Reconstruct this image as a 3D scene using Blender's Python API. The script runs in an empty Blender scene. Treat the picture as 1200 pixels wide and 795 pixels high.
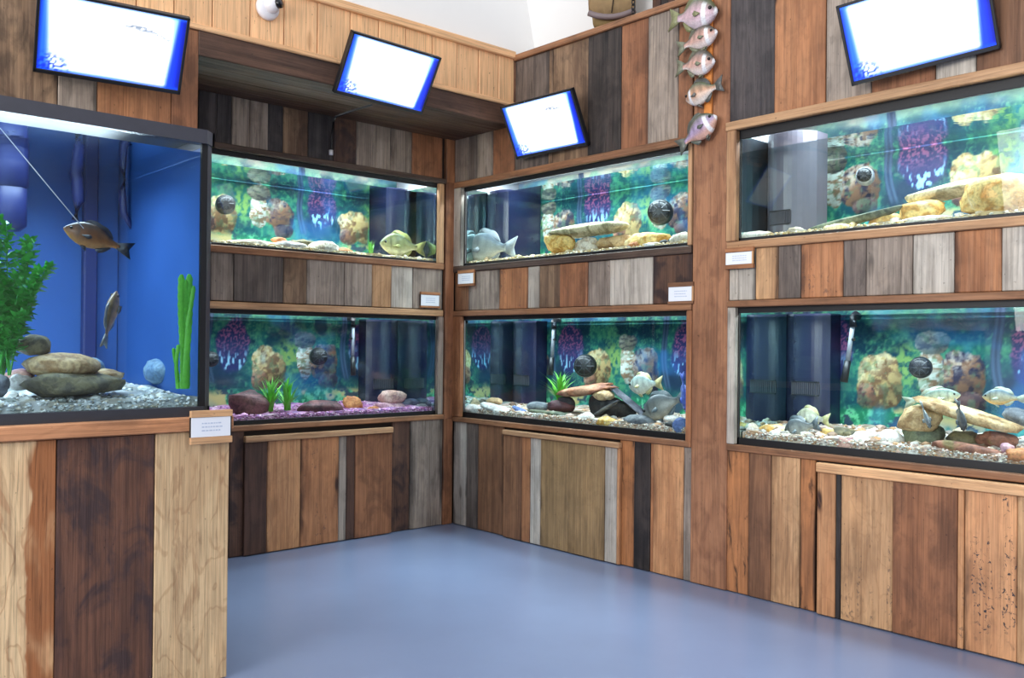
import bpy, bmesh, math, random
import numpy as np
from mathutils import Vector, Matrix, Euler, noise as mnoise
random.seed(7)
SC = bpy.context.scene
COL = SC.collection
# ------------------------------------------------------------------ camera
CAM = Vector((4.78901, -3.78596, 1.2))
YAW, PITCH, ROLL, FPX = -0.837159, 0.0057758, 0.0096537, 1068.77
F_ = Vector((math.sin(YAW)*math.cos(PITCH), math.cos(YAW)*math.cos(PITCH), math.sin(PITCH)))
R0 = Vector((math.cos(YAW), -math.sin(YAW), 0)); U0 = R0.cross(F_)
R_ = R0*math.cos(ROLL) + U0*math.sin(ROLL); U_ = U0*math.cos(ROLL) - R0*math.sin(ROLL)
cd = bpy.data.cameras.new('camera'); cam = bpy.data.objects.new('camera', cd); COL.objects.link(cam)
cd.sensor_width = 36; cd.lens = FPX/1200*36; cd.clip_start = 0.05
cam.matrix_world = Matrix((R_, U_, -F_)).transposed().to_4x4(); cam.location = CAM
SC.camera = cam
# ------------------------------------------------------------------ world, daylight, exposure
SC.view_settings.view_transform = 'Standard'; SC.view_settings.look = 'None'
SC.view_settings.gamma = 1.0; SC.view_settings.use_curve_mapping = False
SC.view_settings.exposure = 0.4
wd = bpy.data.worlds.new('world'); SC.world = wd; wd.use_nodes = True
bg = wd.node_tree.nodes['Background']; bg.inputs[0].default_value = (0.86, 0.93, 1.0, 1); bg.inputs[1].default_value = 1.0
SC.cycles.transparent_max_bounces = 24; SC.cycles.max_bounces = 8; SC.cycles.glossy_bounces = 5
SC.cycles.sample_clamp_indirect = 6.0; SC.cycles.caustics_reflective = False
def area(name, loc, target, sx, sy, power, color=(1, 1, 1)):
    l = bpy.data.lights.new(name, 'AREA'); l.shape = 'RECTANGLE'; l.size = sx; l.size_y = sy; l.energy = power; l.color = color
    o = bpy.data.objects.new(name, l); COL.objects.link(o); o.location = loc
    o.rotation_euler = (Vector(target)-Vector(loc)).to_track_quat('-Z', 'Y').to_euler(); return o
area('window_daylight', (2.6, -7.5, 2.6), (1.2, 0, 1.2), 4.0, 2.4, 230, (1.0, 0.97, 0.93))
area('window_daylight', (8.6, -4.7, 2.4), (0.6, -0.6, 1.3), 3.0, 2.2, 80, (1.0, 0.97, 0.93))
# ------------------------------------------------------------------ helpers
def c(r, g, b):
    f = lambda v: ((v/255.0+0.055)/1.055)**2.4 if v > 10.3 else v/255.0/12.92
    return (f(r), f(g), f(b))
FR = {'R': (0.0, 0.0, 0.0), 'L': (0.0, 0.0, math.pi/2), 'H': (0.59, 0.0, math.pi/2), 'T': (1.695, 0.0, math.pi/2)}
def w3(fr, u, d, z):
    ox, oy, r = FR[fr]
    return Vector((ox+u, oy+d, z)) if r == 0 else Vector((ox-d, oy+u, z))
def pix(fr, px, py, d=0.0):
    """photo pixel -> (u, z) on the plane d metres behind the face of wall fr"""
    ray = F_ + R_*((px-600)/FPX) - U_*((py-397.5)/FPX)
    ox, oy, r = FR[fr]
    if r == 0:
        t = (oy+d-CAM.y)/ray.y; p = CAM+ray*t; return p.x-ox, p.z
    t = (ox-d-CAM.x)/ray.x; p = CAM+ray*t; return p.y-oy, p.z
def link(name, me, parent=None, mat=None, loc=None):
    o = bpy.data.objects.new(name, me); COL.objects.link(o)
    if mat and me is not None and len(me.materials) == 0: me.materials.append(mat)
    if parent: o.parent = parent
    if loc is not None: o.location = loc
    return o
def tag(o, label=None, cat=None, group=None, kind=None):
    if label: o['label'] = label
    if cat: o['category'] = cat
    if group: o['group'] = group
    if kind: o['kind'] = kind
    return o
def empty(name, label, cat, fr, u, d, z, group=None):
    o = bpy.data.objects.new(name, None); COL.objects.link(o); o.empty_display_size = 0.05
    o.location = w3(fr, u, d, z); o.rotation_euler = (0, 0, FR[fr][2]); return tag(o, label, cat, group)
def mesh(bm, name, smooth=False):
    me = bpy.data.meshes.new(name); bm.normal_update(); bm.to_mesh(me); bm.free()
    if smooth: me.polygons.foreach_set('use_smooth', [True]*len(me.polygons))
    return me
def abox(bm, x0, x1, y0, y1, z0, z1, bev=0.0):
    b2 = bmesh.new()
    vs = [b2.verts.new((x, y, z)) for x in (x0, x1) for y in (y0, y1) for z in (z0, z1)]
    for f in ((0, 1, 3, 2), (4, 6, 7, 5), (0, 4, 5, 1), (2, 3, 7, 6), (0, 2, 6, 4), (1, 5, 7, 3)): b2.faces.new([vs[i] for i in f])
    if bev > 0: bmesh.ops.bevel(b2, geom=b2.edges[:], offset=bev, segments=1, affect='EDGES', clamp_overlap=True)
    tmp = bpy.data.meshes.new('tmp'); b2.to_mesh(tmp); b2.free(); bm.from_mesh(tmp); bpy.data.meshes.remove(tmp)
def box(name, parent, mat, x0, x1, y0, y1, z0, z1, bev=0.0):
    bm = bmesh.new(); abox(bm, x0, x1, y0, y1, z0, z1, bev); return link(name, mesh(bm, name), parent, mat)
def atube(bm, pts, rad, seg=10, cap=True):
    pts = [Vector(p) for p in pts]; n = len(pts); rads = rad if isinstance(rad, (list, tuple)) else [rad]*n; rings = []
    ref = Vector((0, 0, 1))
    for i, p in enumerate(pts):
        t = (pts[min(i+1, n-1)]-pts[max(i-1, 0)]).normalized()
        a = t.cross(ref)
        if a.length < 0.1: a = t.cross(Vector((1, 0, 0)))
        a.normalize(); b = t.cross(a)
        rings.append([bm.verts.new(p+(a*math.cos(k*2*math.pi/seg)+b*math.sin(k*2*math.pi/seg))*rads[i]) for k in range(seg)])
    for i in range(n-1):
        for k in range(seg): bm.faces.new((rings[i][k], rings[i][(k+1) % seg], rings[i+1][(k+1) % seg], rings[i+1][k]))
    if cap: bm.faces.new(rings[0]); bm.faces.new(rings[-1][::-1])
def tube(name, parent, mat, pts, rad, seg=10, smooth=True):
    bm = bmesh.new(); atube(bm, pts, rad, seg); bmesh.ops.recalc_face_normals(bm, faces=bm.faces)
    return link(name, mesh(bm, name, smooth), parent, mat)
def lathe(bm, prof, axis='Y', seg=24, org=(0, 0, 0)):
    """prof: (radius, along axis) list"""
    rings = []; org = Vector(org)
    for r, a in prof:
        ring = []
        for k in range(seg):
            x, y = r*math.cos(k*2*math.pi/seg), r*math.sin(k*2*math.pi/seg)
            v = Vector((x, a, y)) if axis == 'Y' else (Vector((x, y, a)) if axis == 'Z' else Vector((a, x, y)))
            ring.append(bm.verts.new(org+v))
        rings.append(ring)
    for i in range(len(rings)-1):
        for k in range(seg): bm.faces.new((rings[i][k], rings[i][(k+1) % seg], rings[i+1][(k+1) % seg], rings[i+1][k]))
    bm.faces.new(rings[0]); bm.faces.new(rings[-1][::-1]); bmesh.ops.recalc_face_normals(bm, faces=bm.faces)
# ------------------------------------------------------------------ materials
class NB:
    def __init__(s, name):
        s.m = bpy.data.materials.new(name); s.m.use_nodes = True; s.t = s.m.node_tree; s.t.nodes.clear()
        s.out = s.n('ShaderNodeOutputMaterial')
    def n(s, typ, **kw):
        nd = s.t.nodes.new(typ)
        for k, v in kw.items(): setattr(nd, k, v)
        return nd
    def put(s, sock, v):
        if isinstance(v, bpy.types.NodeSocket): s.t.links.new(v, sock)
        elif isinstance(v, (tuple, list)) and len(v) == 3 and sock.type == 'RGBA': sock.default_value = (*v, 1)
        else: sock.default_value = v
    def math(s, op, a, b=0.0, clamp=False):
        nd = s.n('ShaderNodeMath', operation=op, use_clamp=clamp); s.put(nd.inputs[0], a); s.put(nd.inputs[1], b); return nd.outputs[0]
    def mix(s, f, a, b, mode='MIX'):
        nd = s.n('ShaderNodeMix', data_type='RGBA', blend_type=mode); s.put(nd.inputs[0], f); s.put(nd.inputs[6], a); s.put(nd.inputs[7], b); return nd.outputs[2]
    def ramp(s, f, lo, hi, a=0.0, b=1.0):
        nd = s.n('ShaderNodeMapRange', interpolation_type='SMOOTHSTEP'); s.put(nd.inputs[0], f)
        for i, v in enumerate((lo, hi, a, b)): s.put(nd.inputs[i+1], v)
        return nd.outputs[0]
    def noise(s, vec, scale, detail=3.0, dist=0.0, rough=0.55, mp=None):
        if mp:
            m = s.n('ShaderNodeMapping'); s.put(m.inputs[0], vec); m.inputs[3].default_value = mp; vec = m.outputs[0]
        nd = s.n('ShaderNodeTexNoise'); s.put(nd.inputs['Vector'], vec); nd.inputs['Scale'].default_value = scale
        nd.inputs['Detail'].default_value = detail; nd.inputs['Distortion'].default_value = dist; nd.inputs['Roughness'].default_value = rough
        return nd.outputs['Fac']
    def attr(s, name, typ='OBJECT', out='Color'): return s.n('ShaderNodeAttribute', attribute_type=typ, attribute_name=name).outputs[out]
    def bsdf(s, color, rough=0.5, spec=0.5, metal=0.0, bump=None, bs=0.3, bd=0.01, **kw):
        nd = s.n('ShaderNodeBsdfPrincipled'); s.put(nd.inputs['Base Color'], color); s.put(nd.inputs['Roughness'], rough)
        nd.inputs['Specular IOR Level'].default_value = spec; nd.inputs['Metallic'].default_value = metal
        for k, v in kw.items(): s.put(nd.inputs[k], v)
        if bump is not None:
            b = s.n('ShaderNodeBump'); b.inputs['Strength'].default_value = bs; b.inputs['Distance'].default_value = bd
            s.put(b.inputs['Height'], bump); s.t.links.new(b.outputs[0], nd.inputs['Normal'])
        s.t.links.new(nd.outputs[0], s.out.inputs[0]); return nd
def plain(name, col, rough=0.5, metal=0.0, spec=0.5, var=0.12, scale=30.0):
    b = NB(name); tc = b.n('ShaderNodeTexCoord').outputs['Object']; n = b.noise(tc, scale, 3)
    dark = tuple(v*(1-var) for v in col); lite = tuple(min(1, v*(1+var)) for v in col)
    b.bsdf(b.mix(n, dark, lite), rough, spec, metal, n, 0.05); return b.m
def wood(name, horizontal):
    b = NB(name); g = (lambda a, l: (l, a, a)) if horizontal else (lambda a, l: (a, a, l))
    tc = b.n('ShaderNodeTexCoord').outputs['Object']; oi = b.n('ShaderNodeObjectInfo')
    off = b.n('ShaderNodeVectorMath', operation='ADD'); b.put(off.inputs[0], tc)
    sc = b.math('MULTIPLY', oi.outputs['Random'], 61.0); b.put(off.inputs[1], sc); V = off.outputs[0]
    fine = b.noise(V, 1.0, 4, 0.3, 0.65, g(120, 3.0)); mid = b.noise(V, 1.0, 5, 0.9, 0.6, g(26, 1.1))
    blot = b.noise(V, 1.0, 4, 0.5, 0.55, g(7, 2.2)); stain = b.noise(V, 1.0, 6, 1.2, 0.62, g(13, 3.4)); pit = b.noise(V, 1.0, 2, 0, 0.5, g(75, 45))
    k = b.n('ShaderNodeSeparateXYZ'); b.put(k.inputs[0], b.attr('k', out='Vector')); e = b.n('ShaderNodeSeparateXYZ'); b.put(e.inputs[0], b.attr('e', out='Vector'))
    ca, cb, cc = b.attr('ca'), b.attr('cb'), b.attr('cc')
    col = b.mix(b.math('MULTIPLY', b.ramp(mid, 0.38, 0.66), k.outputs[0]), ca, cb)
    col = b.mix(b.math('MULTIPLY', b.ramp(blot, 0.46, 0.62), k.outputs[1]), col, cb)
    sx = b.n('ShaderNodeSeparateXYZ'); b.put(sx.inputs[0], tc)
    edge = b.math('ADD', b.math('SUBTRACT', sx.outputs[2 if horizontal else 0], e.outputs[0]), b.math('MULTIPLY', b.math('SUBTRACT', blot, 0.5), 0.16))
    col = b.mix(b.math('MULTIPLY', b.ramp(edge, -0.006, 0.006), e.outputs[1]), col, cb)
    col = b.mix(b.math('MULTIPLY', b.ramp(stain, 0.55, 0.66), k.outputs[2]), col, cc)
    # sparse knots
    vm = b.n('ShaderNodeMapping'); b.put(vm.inputs[0], V); vm.inputs[3].default_value = g(7.0, 2.1)
    vo = b.n('ShaderNodeTexVoronoi'); b.put(vo.inputs['Vector'], vm.outputs[0]); vo.inputs['Scale'].default_value = 1.0
    cs = b.n('ShaderNodeSeparateColor'); b.put(cs.inputs[0], vo.outputs['Color'])
    kd = b.math('ADD', vo.outputs['Distance'], b.math('MULTIPLY', b.math('SUBTRACT', blot, 0.5), 0.2))
    kn = b.math('MULTIPLY', b.math('MULTIPLY', b.ramp(kd, 0.06, 0.15, 1, 0), b.math('GREATER_THAN', cs.outputs[0], 0.48)), e.outputs[2])
    col = b.mix(kn, col, cc)
    # darkened plank edges, ink-like dashes, cloudy lighter patches
    wv = b.attr('w', out='Fac'); xr = b.math('DIVIDE', b.math('ABSOLUTE', sx.outputs[2 if horizontal else 0]), wv)
    ed = b.math('MULTIPLY', b.ramp(b.math('ADD', xr, b.math('MULTIPLY', b.math('SUBTRACT', blot, 0.5), 1.1)), 0.78, 1.08), b.attr('ed', out='Fac'))
    col = b.mix(ed, col, cc)
    cl = b.noise(V, 1.0, 3, 0.2, 0.5, g(9, 3.5)); col = b.mix(b.ramp(cl, 0.5, 0.75, 0, 0.45), col, b.mix(1.0, ca, (1.35, 1.28, 1.2), 'MULTIPLY'))
    cd_ = b.noise(V, 1.0, 5, 0.6, 0.6, g(9, 6)); col = b.mix(b.math('MULTIPLY', b.ramp(cd_, 0.46, 0.64), b.attr('cl', out='Fac')), col, cc)
    rg = b.math('ABSOLUTE', b.math('SUBTRACT', b.math('FRACT', b.math('MULTIPLY', b.noise(V, 1.0, 3, 0.7, 0.5, g(7, 3.2)), 5.0)), 0.5)); col = b.mix(b.math('MULTIPLY', b.ramp(rg, 0.10, 0.02), b.attr('ring', out='Fac')), col, cb)
    ik = b.math('MULTIPLY', b.ramp(b.noise(V, 1.0, 4, 0.8, 0.6, g(60, 46)), 0.55, 0.62), b.ramp(b.noise(V, 1.0, 2, 0.3, 0.5, g(20, 2.4)), 0.52, 0.6))
    col = b.mix(b.math('MULTIPLY', ik, b.attr('ink', out='Fac')), col, (0.03, 0.03, 0.04))
    lines = b.ramp(fine, 0.28, 0.62, 0.72, 1.12)
    cr = b.math('MULTIPLY', b.ramp(mid, 0.28, 0.34, 0.6, 1.0), lines)
    nail = b.ramp(pit, 0.70, 0.78, 1.0, 0.5)
    col = b.mix(1.0, col, b.math('MULTIPLY', cr, nail), 'MULTIPLY')
    b.bsdf(col, b.ramp(mid, 0.2, 0.8, 0.42, 0.7), 0.35, 0, b.math('ADD', fine, b.math('MULTIPLY', mid, 1.5)), 0.45, 0.004)
    return b.m
M = {}
M['wv'] = wood('barn_wood_upright', False); M['wh'] = wood('barn_wood_level', True)
def vcol(name, rough=0.5, spec=0.4, nz=0.0, emit=0.0):
    b = NB(name); col = b.attr('Col', 'GEOMETRY')
    if nz:
        n = b.noise(b.n('ShaderNodeTexCoord').outputs['Object'], 140.0, 2); col = b.mix(b.ramp(n, 0.4, 0.65, 0, nz), col, b.mix(1.0, col, (0.45, 0.42, 0.4), 'MULTIPLY'))
    nd = b.bsdf(col, rough, spec)
    if emit: b.put(nd.inputs['Emission Color'], col); nd.inputs['Emission Strength'].default_value = emit; b.put(nd.inputs['Base Color'], (0.01, 0.01, 0.012))
    return b.m
M['print'] = vcol('printed_backdrop', 0.6, 0.15); M['gravel'] = vcol('gravel_stones', 0.6); M['fish'] = vcol('fish_skin', 0.32, 0.6, 0.35)
M['screen'] = vcol('lit_screen', 0.3, 0.4, 0, 0.9)
def stone():
    b = NB('stone'); tc = b.n('ShaderNodeTexCoord').outputs['Object']; oi = b.n('ShaderNodeObjectInfo')
    off = b.n('ShaderNodeVectorMath', operation='ADD'); b.put(off.inputs[0], tc); b.put(off.inputs[1], b.math('MULTIPLY', oi.outputs['Random'], 23.0)); V = off.outputs[0]
    n1 = b.noise(V, 18, 5, 0.6); n2 = b.noise(V, 90, 3); n3 = b.noise(V, 7, 3, 0.4)
    col = b.mix(b.ramp(n1, 0.42, 0.6), b.attr('ca'), b.attr('cb')); col = b.mix(b.ramp(n3, 0.55, 0.68, 0, 0.7), col, b.attr('cc'))
    col = b.mix(1.0, col, b.ramp(n2, 0.3, 0.6, 0.72, 1.08), 'MULTIPLY')
    b.bsdf(col, 0.6, 0.4, 0, b.math('ADD', n1, b.math('MULTIPLY', n2, 0.4)), 0.5, 0.012); return b.m
M['stone'] = stone()
def glass(name, tint, base=0.04, power=5.0, mirror=None):
    b = NB(name); lw = b.n('ShaderNodeLayerWeight'); lw.inputs[0].default_value = 0.5; f = lw.outputs['Facing']
    if mirror is None: fac = b.math('ADD', b.math('MULTIPLY', b.math('POWER', f, power), 0.96-base), base)
    else: fac = b.ramp(f, *mirror)
    tr = b.n('ShaderNodeBsdfTransparent'); b.put(tr.inputs[0], tint); gl = b.n('ShaderNodeBsdfGlossy'); gl.inputs['Roughness'].default_value = 0.0
    if name == 'water_top':
        tc = b.n('ShaderNodeTexCoord').outputs['Object']; n = b.noise(tc, 14, 2); bp = b.n('ShaderNodeBump'); bp.inputs['Strength'].default_value = 0.12; bp.inputs['Distance'].default_value = 0.01
        b.put(bp.inputs['Height'], n); b.t.links.new(bp.outputs[0], gl.inputs['Normal']); b.put(gl.inputs[0], (0.85, 0.93, 0.95))
    mx = b.n('ShaderNodeMixShader'); b.put(mx.inputs[0], fac); b.t.links.new(tr.outputs[0], mx.inputs[1]); b.t.links.new(gl.outputs[0], mx.inputs[2])
    b.t.links.new(mx.outputs[0], b.out.inputs[0]); return b.m
M['glass'] = glass('clear_glass', (0.985, 0.995, 0.99), 0.02)
M['water_top'] = glass('water_top', (0.96, 0.99, 0.99), mirror=(0.3, 0.48, 0.04, 0.93))
M['water_body'] = glass('water_body', (0.88, 0.97, 0.985), 0.0, 12.0)
b_ = NB('end_glass'); g1 = b_.n('ShaderNodeBsdfGlossy'); g1.inputs['Roughness'].default_value = 0.02; b_.put(g1.inputs[0], (0.62, 0.74, 0.74)); b_.t.links.new(g1.outputs[0], b_.out.inputs[0]); M['endglass'] = b_.m
M['black'] = plain('black_plastic', c(22, 23, 28), 0.4); M['darkgrey'] = plain('dark_grey_plastic', c(52, 54, 62), 0.38)
M['column'] = plain('overflow_black', c(25, 30, 58), 0.25, 0, 0.6); M['gcolumn'] = plain('overflow_grey', c(88, 86, 97), 0.3)
M['rimgrey'] = plain('grey_rim_plastic', c(66, 66, 74), 0.38); M['rimdark'] = plain('black_rim_plastic', c(11, 12, 17), 0.5)
M['pipe'] = plain('grey_pvc', c(150, 155, 165), 0.35); M['white'] = plain('white_plastic', c(225, 222, 226), 0.35, var=0.03)
M['card'] = plain('white_card', c(235, 238, 244), 0.5, var=0.02); M['ink'] = plain('grey_blue_ink', c(188, 198, 218), 0.6, var=0.05)
M['blueback'] = plain('blue_backing', c(60, 92, 150), 0.5, var=0.15, scale=3); M['paint'] = plain('white_wall_paint', c(232, 230, 228), 0.7, var=0.02, scale=5)
M['backing'] = plain('wall_backing', c(38, 28, 22), 0.8); M['leaf'] = plain('plastic_leaf', c(104, 188, 62), 0.4, var=0.35, scale=60)
M['fern'] = plain('fern_leaf', c(58, 150, 52), 0.45, var=0.4, scale=50); M['canvas'] = plain('tan_canvas', c(188, 158, 116), 0.8, var=0.2); M['leather'] = plain('grey_leather', c(120, 104, 104), 0.5); M['lens'] = plain('black_lens', c(10, 11, 16), 0.08)
M['eye'] = plain('fish_eye', c(14, 13, 12), 0.1); M['wicker'] = plain('olive_wicker', c(128, 106, 66), 0.8, var=0.3, scale=80); M['hood'] = plain('hood_white', c(180, 185, 190), 0.6)
def floor_mat():
    b = NB('floor_epoxy'); tc = b.n('ShaderNodeTexCoord').outputs['Object']; n = b.noise(tc, 1.3, 4); n2 = b.noise(tc, 9, 4)
    col = b.mix(b.ramp(n, 0.3, 0.7), c(119, 130, 160), c(125, 137, 168)); col = b.mix(b.ramp(n2, 0.5, 0.8, 0, 0.10), col, c(112, 123, 153))
    b.bsdf(col, 0.28, 0.5, 0, n2, 0.006); return b.m
M['floor'] = floor_mat()
# wood styles: light, dark, stain, (streak, blotch, stain amounts), knots
ST = {
 'grey': ((164, 147, 132), (118, 103, 92), (48, 42, 40), (.8, .35, .25), .6), 'lgrey': ((196, 186, 172), (152, 141, 129), (70, 64, 60), (.7, .3, .15), .6),
 'dgrey': ((116, 102, 93), (76, 65, 60), (34, 30, 30), (.8, .4, .4), .5), 'slate': ((80, 72, 72), (48, 43, 46), (30, 28, 32), (.8, .4, .3), .4),
 'tan': ((204, 156, 106), (160, 112, 70), (62, 44, 34), (.6, .5, .25), .8), 'wtan': ((150, 118, 88), (96, 70, 52), (50, 38, 32), (.7, .6, .4), .8),
 'brown': ((144, 98, 64), (102, 66, 44), (48, 32, 26), (.7, .4, .2), .7), 'rbrown': ((156, 100, 62), (118, 72, 44), (64, 42, 32), (.6, .4, .12), .5),
 'dbrown': ((92, 62, 48), (60, 41, 34), (34, 26, 24), (.7, .4, .2), .4), 'orange': ((200, 142, 90), (162, 104, 60), (64, 40, 30), (.6, .4, .12), 1.0),
 'rust': ((182, 120, 72), (138, 84, 48), (58, 36, 28), (.6, .5, .15), 1.0), 'olive': ((164, 130, 84), (130, 100, 62), (70, 54, 36), (.6, .4, .1), 1.0),
 'pale': ((224, 188, 136), (166, 118, 72), (120, 78, 46), (.35, .3, .35), .9), 'black': ((66, 56, 52), (34, 30, 30), (20, 18, 20), (.8, .5, .4), .9),
 'pine': ((240, 186, 130), (232, 172, 114), (160, 104, 62), (.4, .2, .0), .55), 'post': ((166, 112, 74), (138, 88, 56), (84, 50, 38), (.4, .6, .22), .8),
 'inked': ((206, 146, 94), (172, 112, 68), (42, 34, 32), (.6, .4, .55), 1.0), 'charred': ((186, 118, 62), (120, 74, 44), (30, 25, 24), (.5, .4, .95), .8),
 'rail': ((156, 106, 68), (120, 78, 50), (60, 40, 30), (.6, .4, .2), .3), 'lrail': ((196, 150, 104), (160, 112, 72), (96, 64, 44), (.6, .4, .15), .4), 'drail': ((92, 72, 60), (64, 50, 44), (40, 32, 30), (.6, .4, .2), .2),
 'beam': ((98, 68, 52), (66, 46, 38), (40, 30, 26), (.7, .5, .3), .7), 'bright': ((214, 164, 112), (184, 130, 82), (120, 78, 48), (.5, .3, .1), .3),
 'umber': ((104, 72, 54), (72, 48, 40), (44, 34, 36), (.7, .6, .35), .6),
}
def board(name, parent, x0, x1, y0, y1, z0, z1, st, horizontal=False, bev=0.003, split=None, flip=False):
    cx, cy, cz = (x0+x1)/2, (y0+y1)/2, (z0+z1)/2
    bm = bmesh.new(); abox(bm, x0-cx, x1-cx, y0-cy, y1-cy, z0-cz, z1-cz, min(bev, abs(x1-x0)*.3, abs(z1-z0)*.3))
    o = link(name, mesh(bm, name), parent, M['wh' if horizontal else 'wv'], (cx, cy, cz))
    a, b2, s, k, kn = ST[st]; j = random.uniform(0.92, 1.08)
    a, b2 = [tuple(v*j for v in c(*q)) for q in (a, b2)]
    ds = lambda q: tuple(v*.88+.12*(.3*q[0]+.6*q[1]+.1*q[2]) for v in q); a, b2 = ds(a), ds(b2)
    if flip: a, b2 = b2, a
    o['ca'] = a; o['cb'] = b2; o['cc'] = c(*s); o['k'] = tuple(map(float, k)); o['e'] = (float(split if split is not None else 0), 1.0 if split is not None else 0.0, float(kn))
    o['cl'] = {'umber': .8, 'slate': .4, 'post': .35, 'rbrown': .4, 'dbrown': .4, 'black': .5, 'wtan': .45, 'grey': .2}.get(st, .18) if st not in ('pine', 'pale', 'bright', 'lrail') else (.12 if st == 'pale' else 0.0); o['ring'] = {'pale': .38, 'tan': .3, 'olive': .2, 'orange': .25, 'wtan': .3, 'rust': .2, 'bright': .2, 'pine': .1}.get(st, .12)
    o['w'] = max(.01, (z1-z0 if horizontal else x1-x0)/2); o['ed'] = random.choice([0.0, .25, .5, .8]) if st not in ('pine', 'bright', 'pale') else 0.1; o['ink'] = 1.0 if st in ('inked',) else random.choice([0, 0, 0, .5]) if st in ('tan', 'rust', 'orange') else 0.0
    return o
def row(parent, fr, px0, items, y0, y1, z0, z1, d=0.0, th=0.02, name='plank', gap=0.0012):
    """a row of upright planks; items = (pixel of right edge, style[, split]); y0,y1 = the pixel height at the row's two ends"""
    pe = items[-1][0]; yy = lambda p: y0+(y1-y0)*(p-px0)/(pe-px0); u = pix(fr, px0, y0, d)[0]
    for it in items:
        u2 = pix(fr, it[0], yy(it[0]), d)[0]; j = random.uniform(-0.0035, 0.0035)
        board(name, parent, u+gap, u2-gap, d+j, d+th, z0, z1, it[1], split=(it[2] if len(it) > 2 else None)); u = u2
# ------------------------------------------------------------------ floor, walls, ceiling
fl = box('floor', None, M['floor'], -3, 11, -11, 3, -0.1, 0.0); tag(fl, kind='structure')
def backing(name, fr, rects):
    bm = bmesh.new()
    for (u0, u1, z0, z1, d0, d1) in rects: abox(bm, u0, u1, d0, d1, z0, z1)
    o = link(name, mesh(bm, name), None, M['backing']); o.rotation_euler = (0, 0, FR[fr][2]); o.location = (FR[fr][0], FR[fr][1], 0); tag(o, kind='structure'); return o
B0, B1 = 0.021, 0.034
wl = backing('wall_left', 'L', [(-2.05, 0.03, 2.262, 2.60, B0, B1), (-2.05, 0.03, 1.385, 1.722, B0, B1), (-2.05, 0.03, 0.0, 0.728, B0, B1), (-0.118, 0.03, 0.728, 1.385, B0, B1), (-0.118, 0.03, 1.722, 2.262, B0, B1), (-2.05, -1.955, 0.728, 2.262, B0, B1)])
wr = backing('wall_right', 'R', [(-0.03, 1.95, 2.24, 2.985, B0, B1), (1.95, 4.4, 2.262, 3.7, B0, B1), (-0.03, 1.95, 1.387, 1.708, B0, B1), (1.95, 4.4, 1.396, 1.707, B0, B1), (-0.03, 1.95, 0.0, 0.71, B0, B1), (1.95, 4.4, 0.0, 0.717, B0, B1),
    (-0.03, 0.08, 0.71, 1.387, B0, B1), (-0.03, 0.08, 1.708, 2.24, B0, B1), (1.932, 2.214, 0.717, 1.396, B0, B1), (1.932, 2.214, 1.707, 2.262, B0, B1), (4.07, 4.4, 0.71, 2.262, B0, B1), (4.4, 9.5, 0.0, 4.33, B0, B1)])  # last box is unseen, added to keep bright surroundings out of glass reflections
# left wall plank rows
row(wl, 'L', 215, [(232, 'slate'), (254, 'slate'), (271.5, 'slate'), (292, 'grey'), (314, 'grey'), (332, 'slate'), (361, 'wtan', 0.02), (391, 'slate'), (417.5, 'umber'), (437, 'grey'), (457.7, 'grey'), (483, 'grey'), (518.5, 'rbrown')], 150, 180, 2.285, 2.60)
row(wl, 'L', 215, [(247, 'grey'), (274, 'grey'), (332, 'dgrey'), (359.6, 'wtan'), (403.6, 'grey'), (436, 'grey'), (459, 'tan'), (484, 'lgrey'), (518.5, 'grey')], 325, 335, 1.425, 1.69)
row(wl, 'L', 245, [(268.8, 'dbrown'), (286, 'umber')], 560, 560, 0.004, 0.702)
row(wl, 'L', 459.5, [(480, 'umber'), (518, 'grey')], 560, 560, 0.004, 0.702)
u_c = pix('L', 518, 560)[0]
board('corner_board', wl, u_c, -0.002, -0.012, 0.02, 0.002, 0.70, 'rbrown'); board('corner_board', wl, u_c+.004, -0.002, -0.010, 0.02, 0.70, 2.27, 'rbrown'); board('corner_board', wl, u_c+.004, -0.002, -0.012, 0.02, 2.27, 2.56, 'rust')
# right wall plank rows
row(wr, 'R', 533, [(550, 'grey'), (558, 'dgrey'), (578, 'grey'), (603, 'rbrown'), (642.5, 'dgrey'), (647, 'wtan'), (689, 'wtan'), (728, 'black'), (759.5, 'rbrown'), (795, 'grey'), (812, 'rbrown')], 185, 60, 2.275, 2.955)
row(wr, 'R', 533, [(549, 'brown'), (585, 'grey'), (619, 'rust'), (632, 'lgrey'), (656, 'wtan'), (688.5, 'rbrown'), (714, 'grey'), (737.6, 'lgrey'), (765, 'lgrey'), (811, 'umber')], 340, 330, 1.42, 1.672)
row(wr, 'R', 530.7, [(546.6, 'lgrey'), (559.6, 'dgrey'), (588.8, 'brown')], 560, 575, 0.004, 0.684)
row(wr, 'R', 726, [(742.8, 'charred'), (761.6, 'black'), (765, 'rust'), (800.7, 'orange'), (811, 'grey')], 590, 600, 0.004, 0.684)
up = [(853, 'post')]; board('post_board', wr, pix('R', 811.5, 400)[0], pix('R', 853.3, 400)[0], -0.006, 0.02, 0.003, 3.68, 'post', bev=.004)
row(wr, 'R', 854, [(907.5, 'slate'), (967.5, 'rust'), (1021, 'grey'), (1096, 'rbrown'), (1143.6, 'lgrey'), (1250, 'brown'), (1330, 'grey'), (1450, 'rust')], 100, 60, 2.295, 3.68)
row(wr, 'R', 854, [(864.5, 'lgrey'), (885, 'lgrey'), (912, 'tan'), (938, 'dgrey'), (988, 'rust'), (1015, 'dgrey'), (1069.5, 'grey'), (1118, 'lgrey'), (1174, 'rust'), (1230, 'lgrey'), (1330, 'wtan'), (1450, 'rust')], 325, 310, 1.425, 1.672)
row(wr, 'R', 851, [(877, 'charred'), (903.5, 'brown'), (937, 'tan'), (955, 'charred')], 610, 620, 0.004, 0.69)
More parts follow.
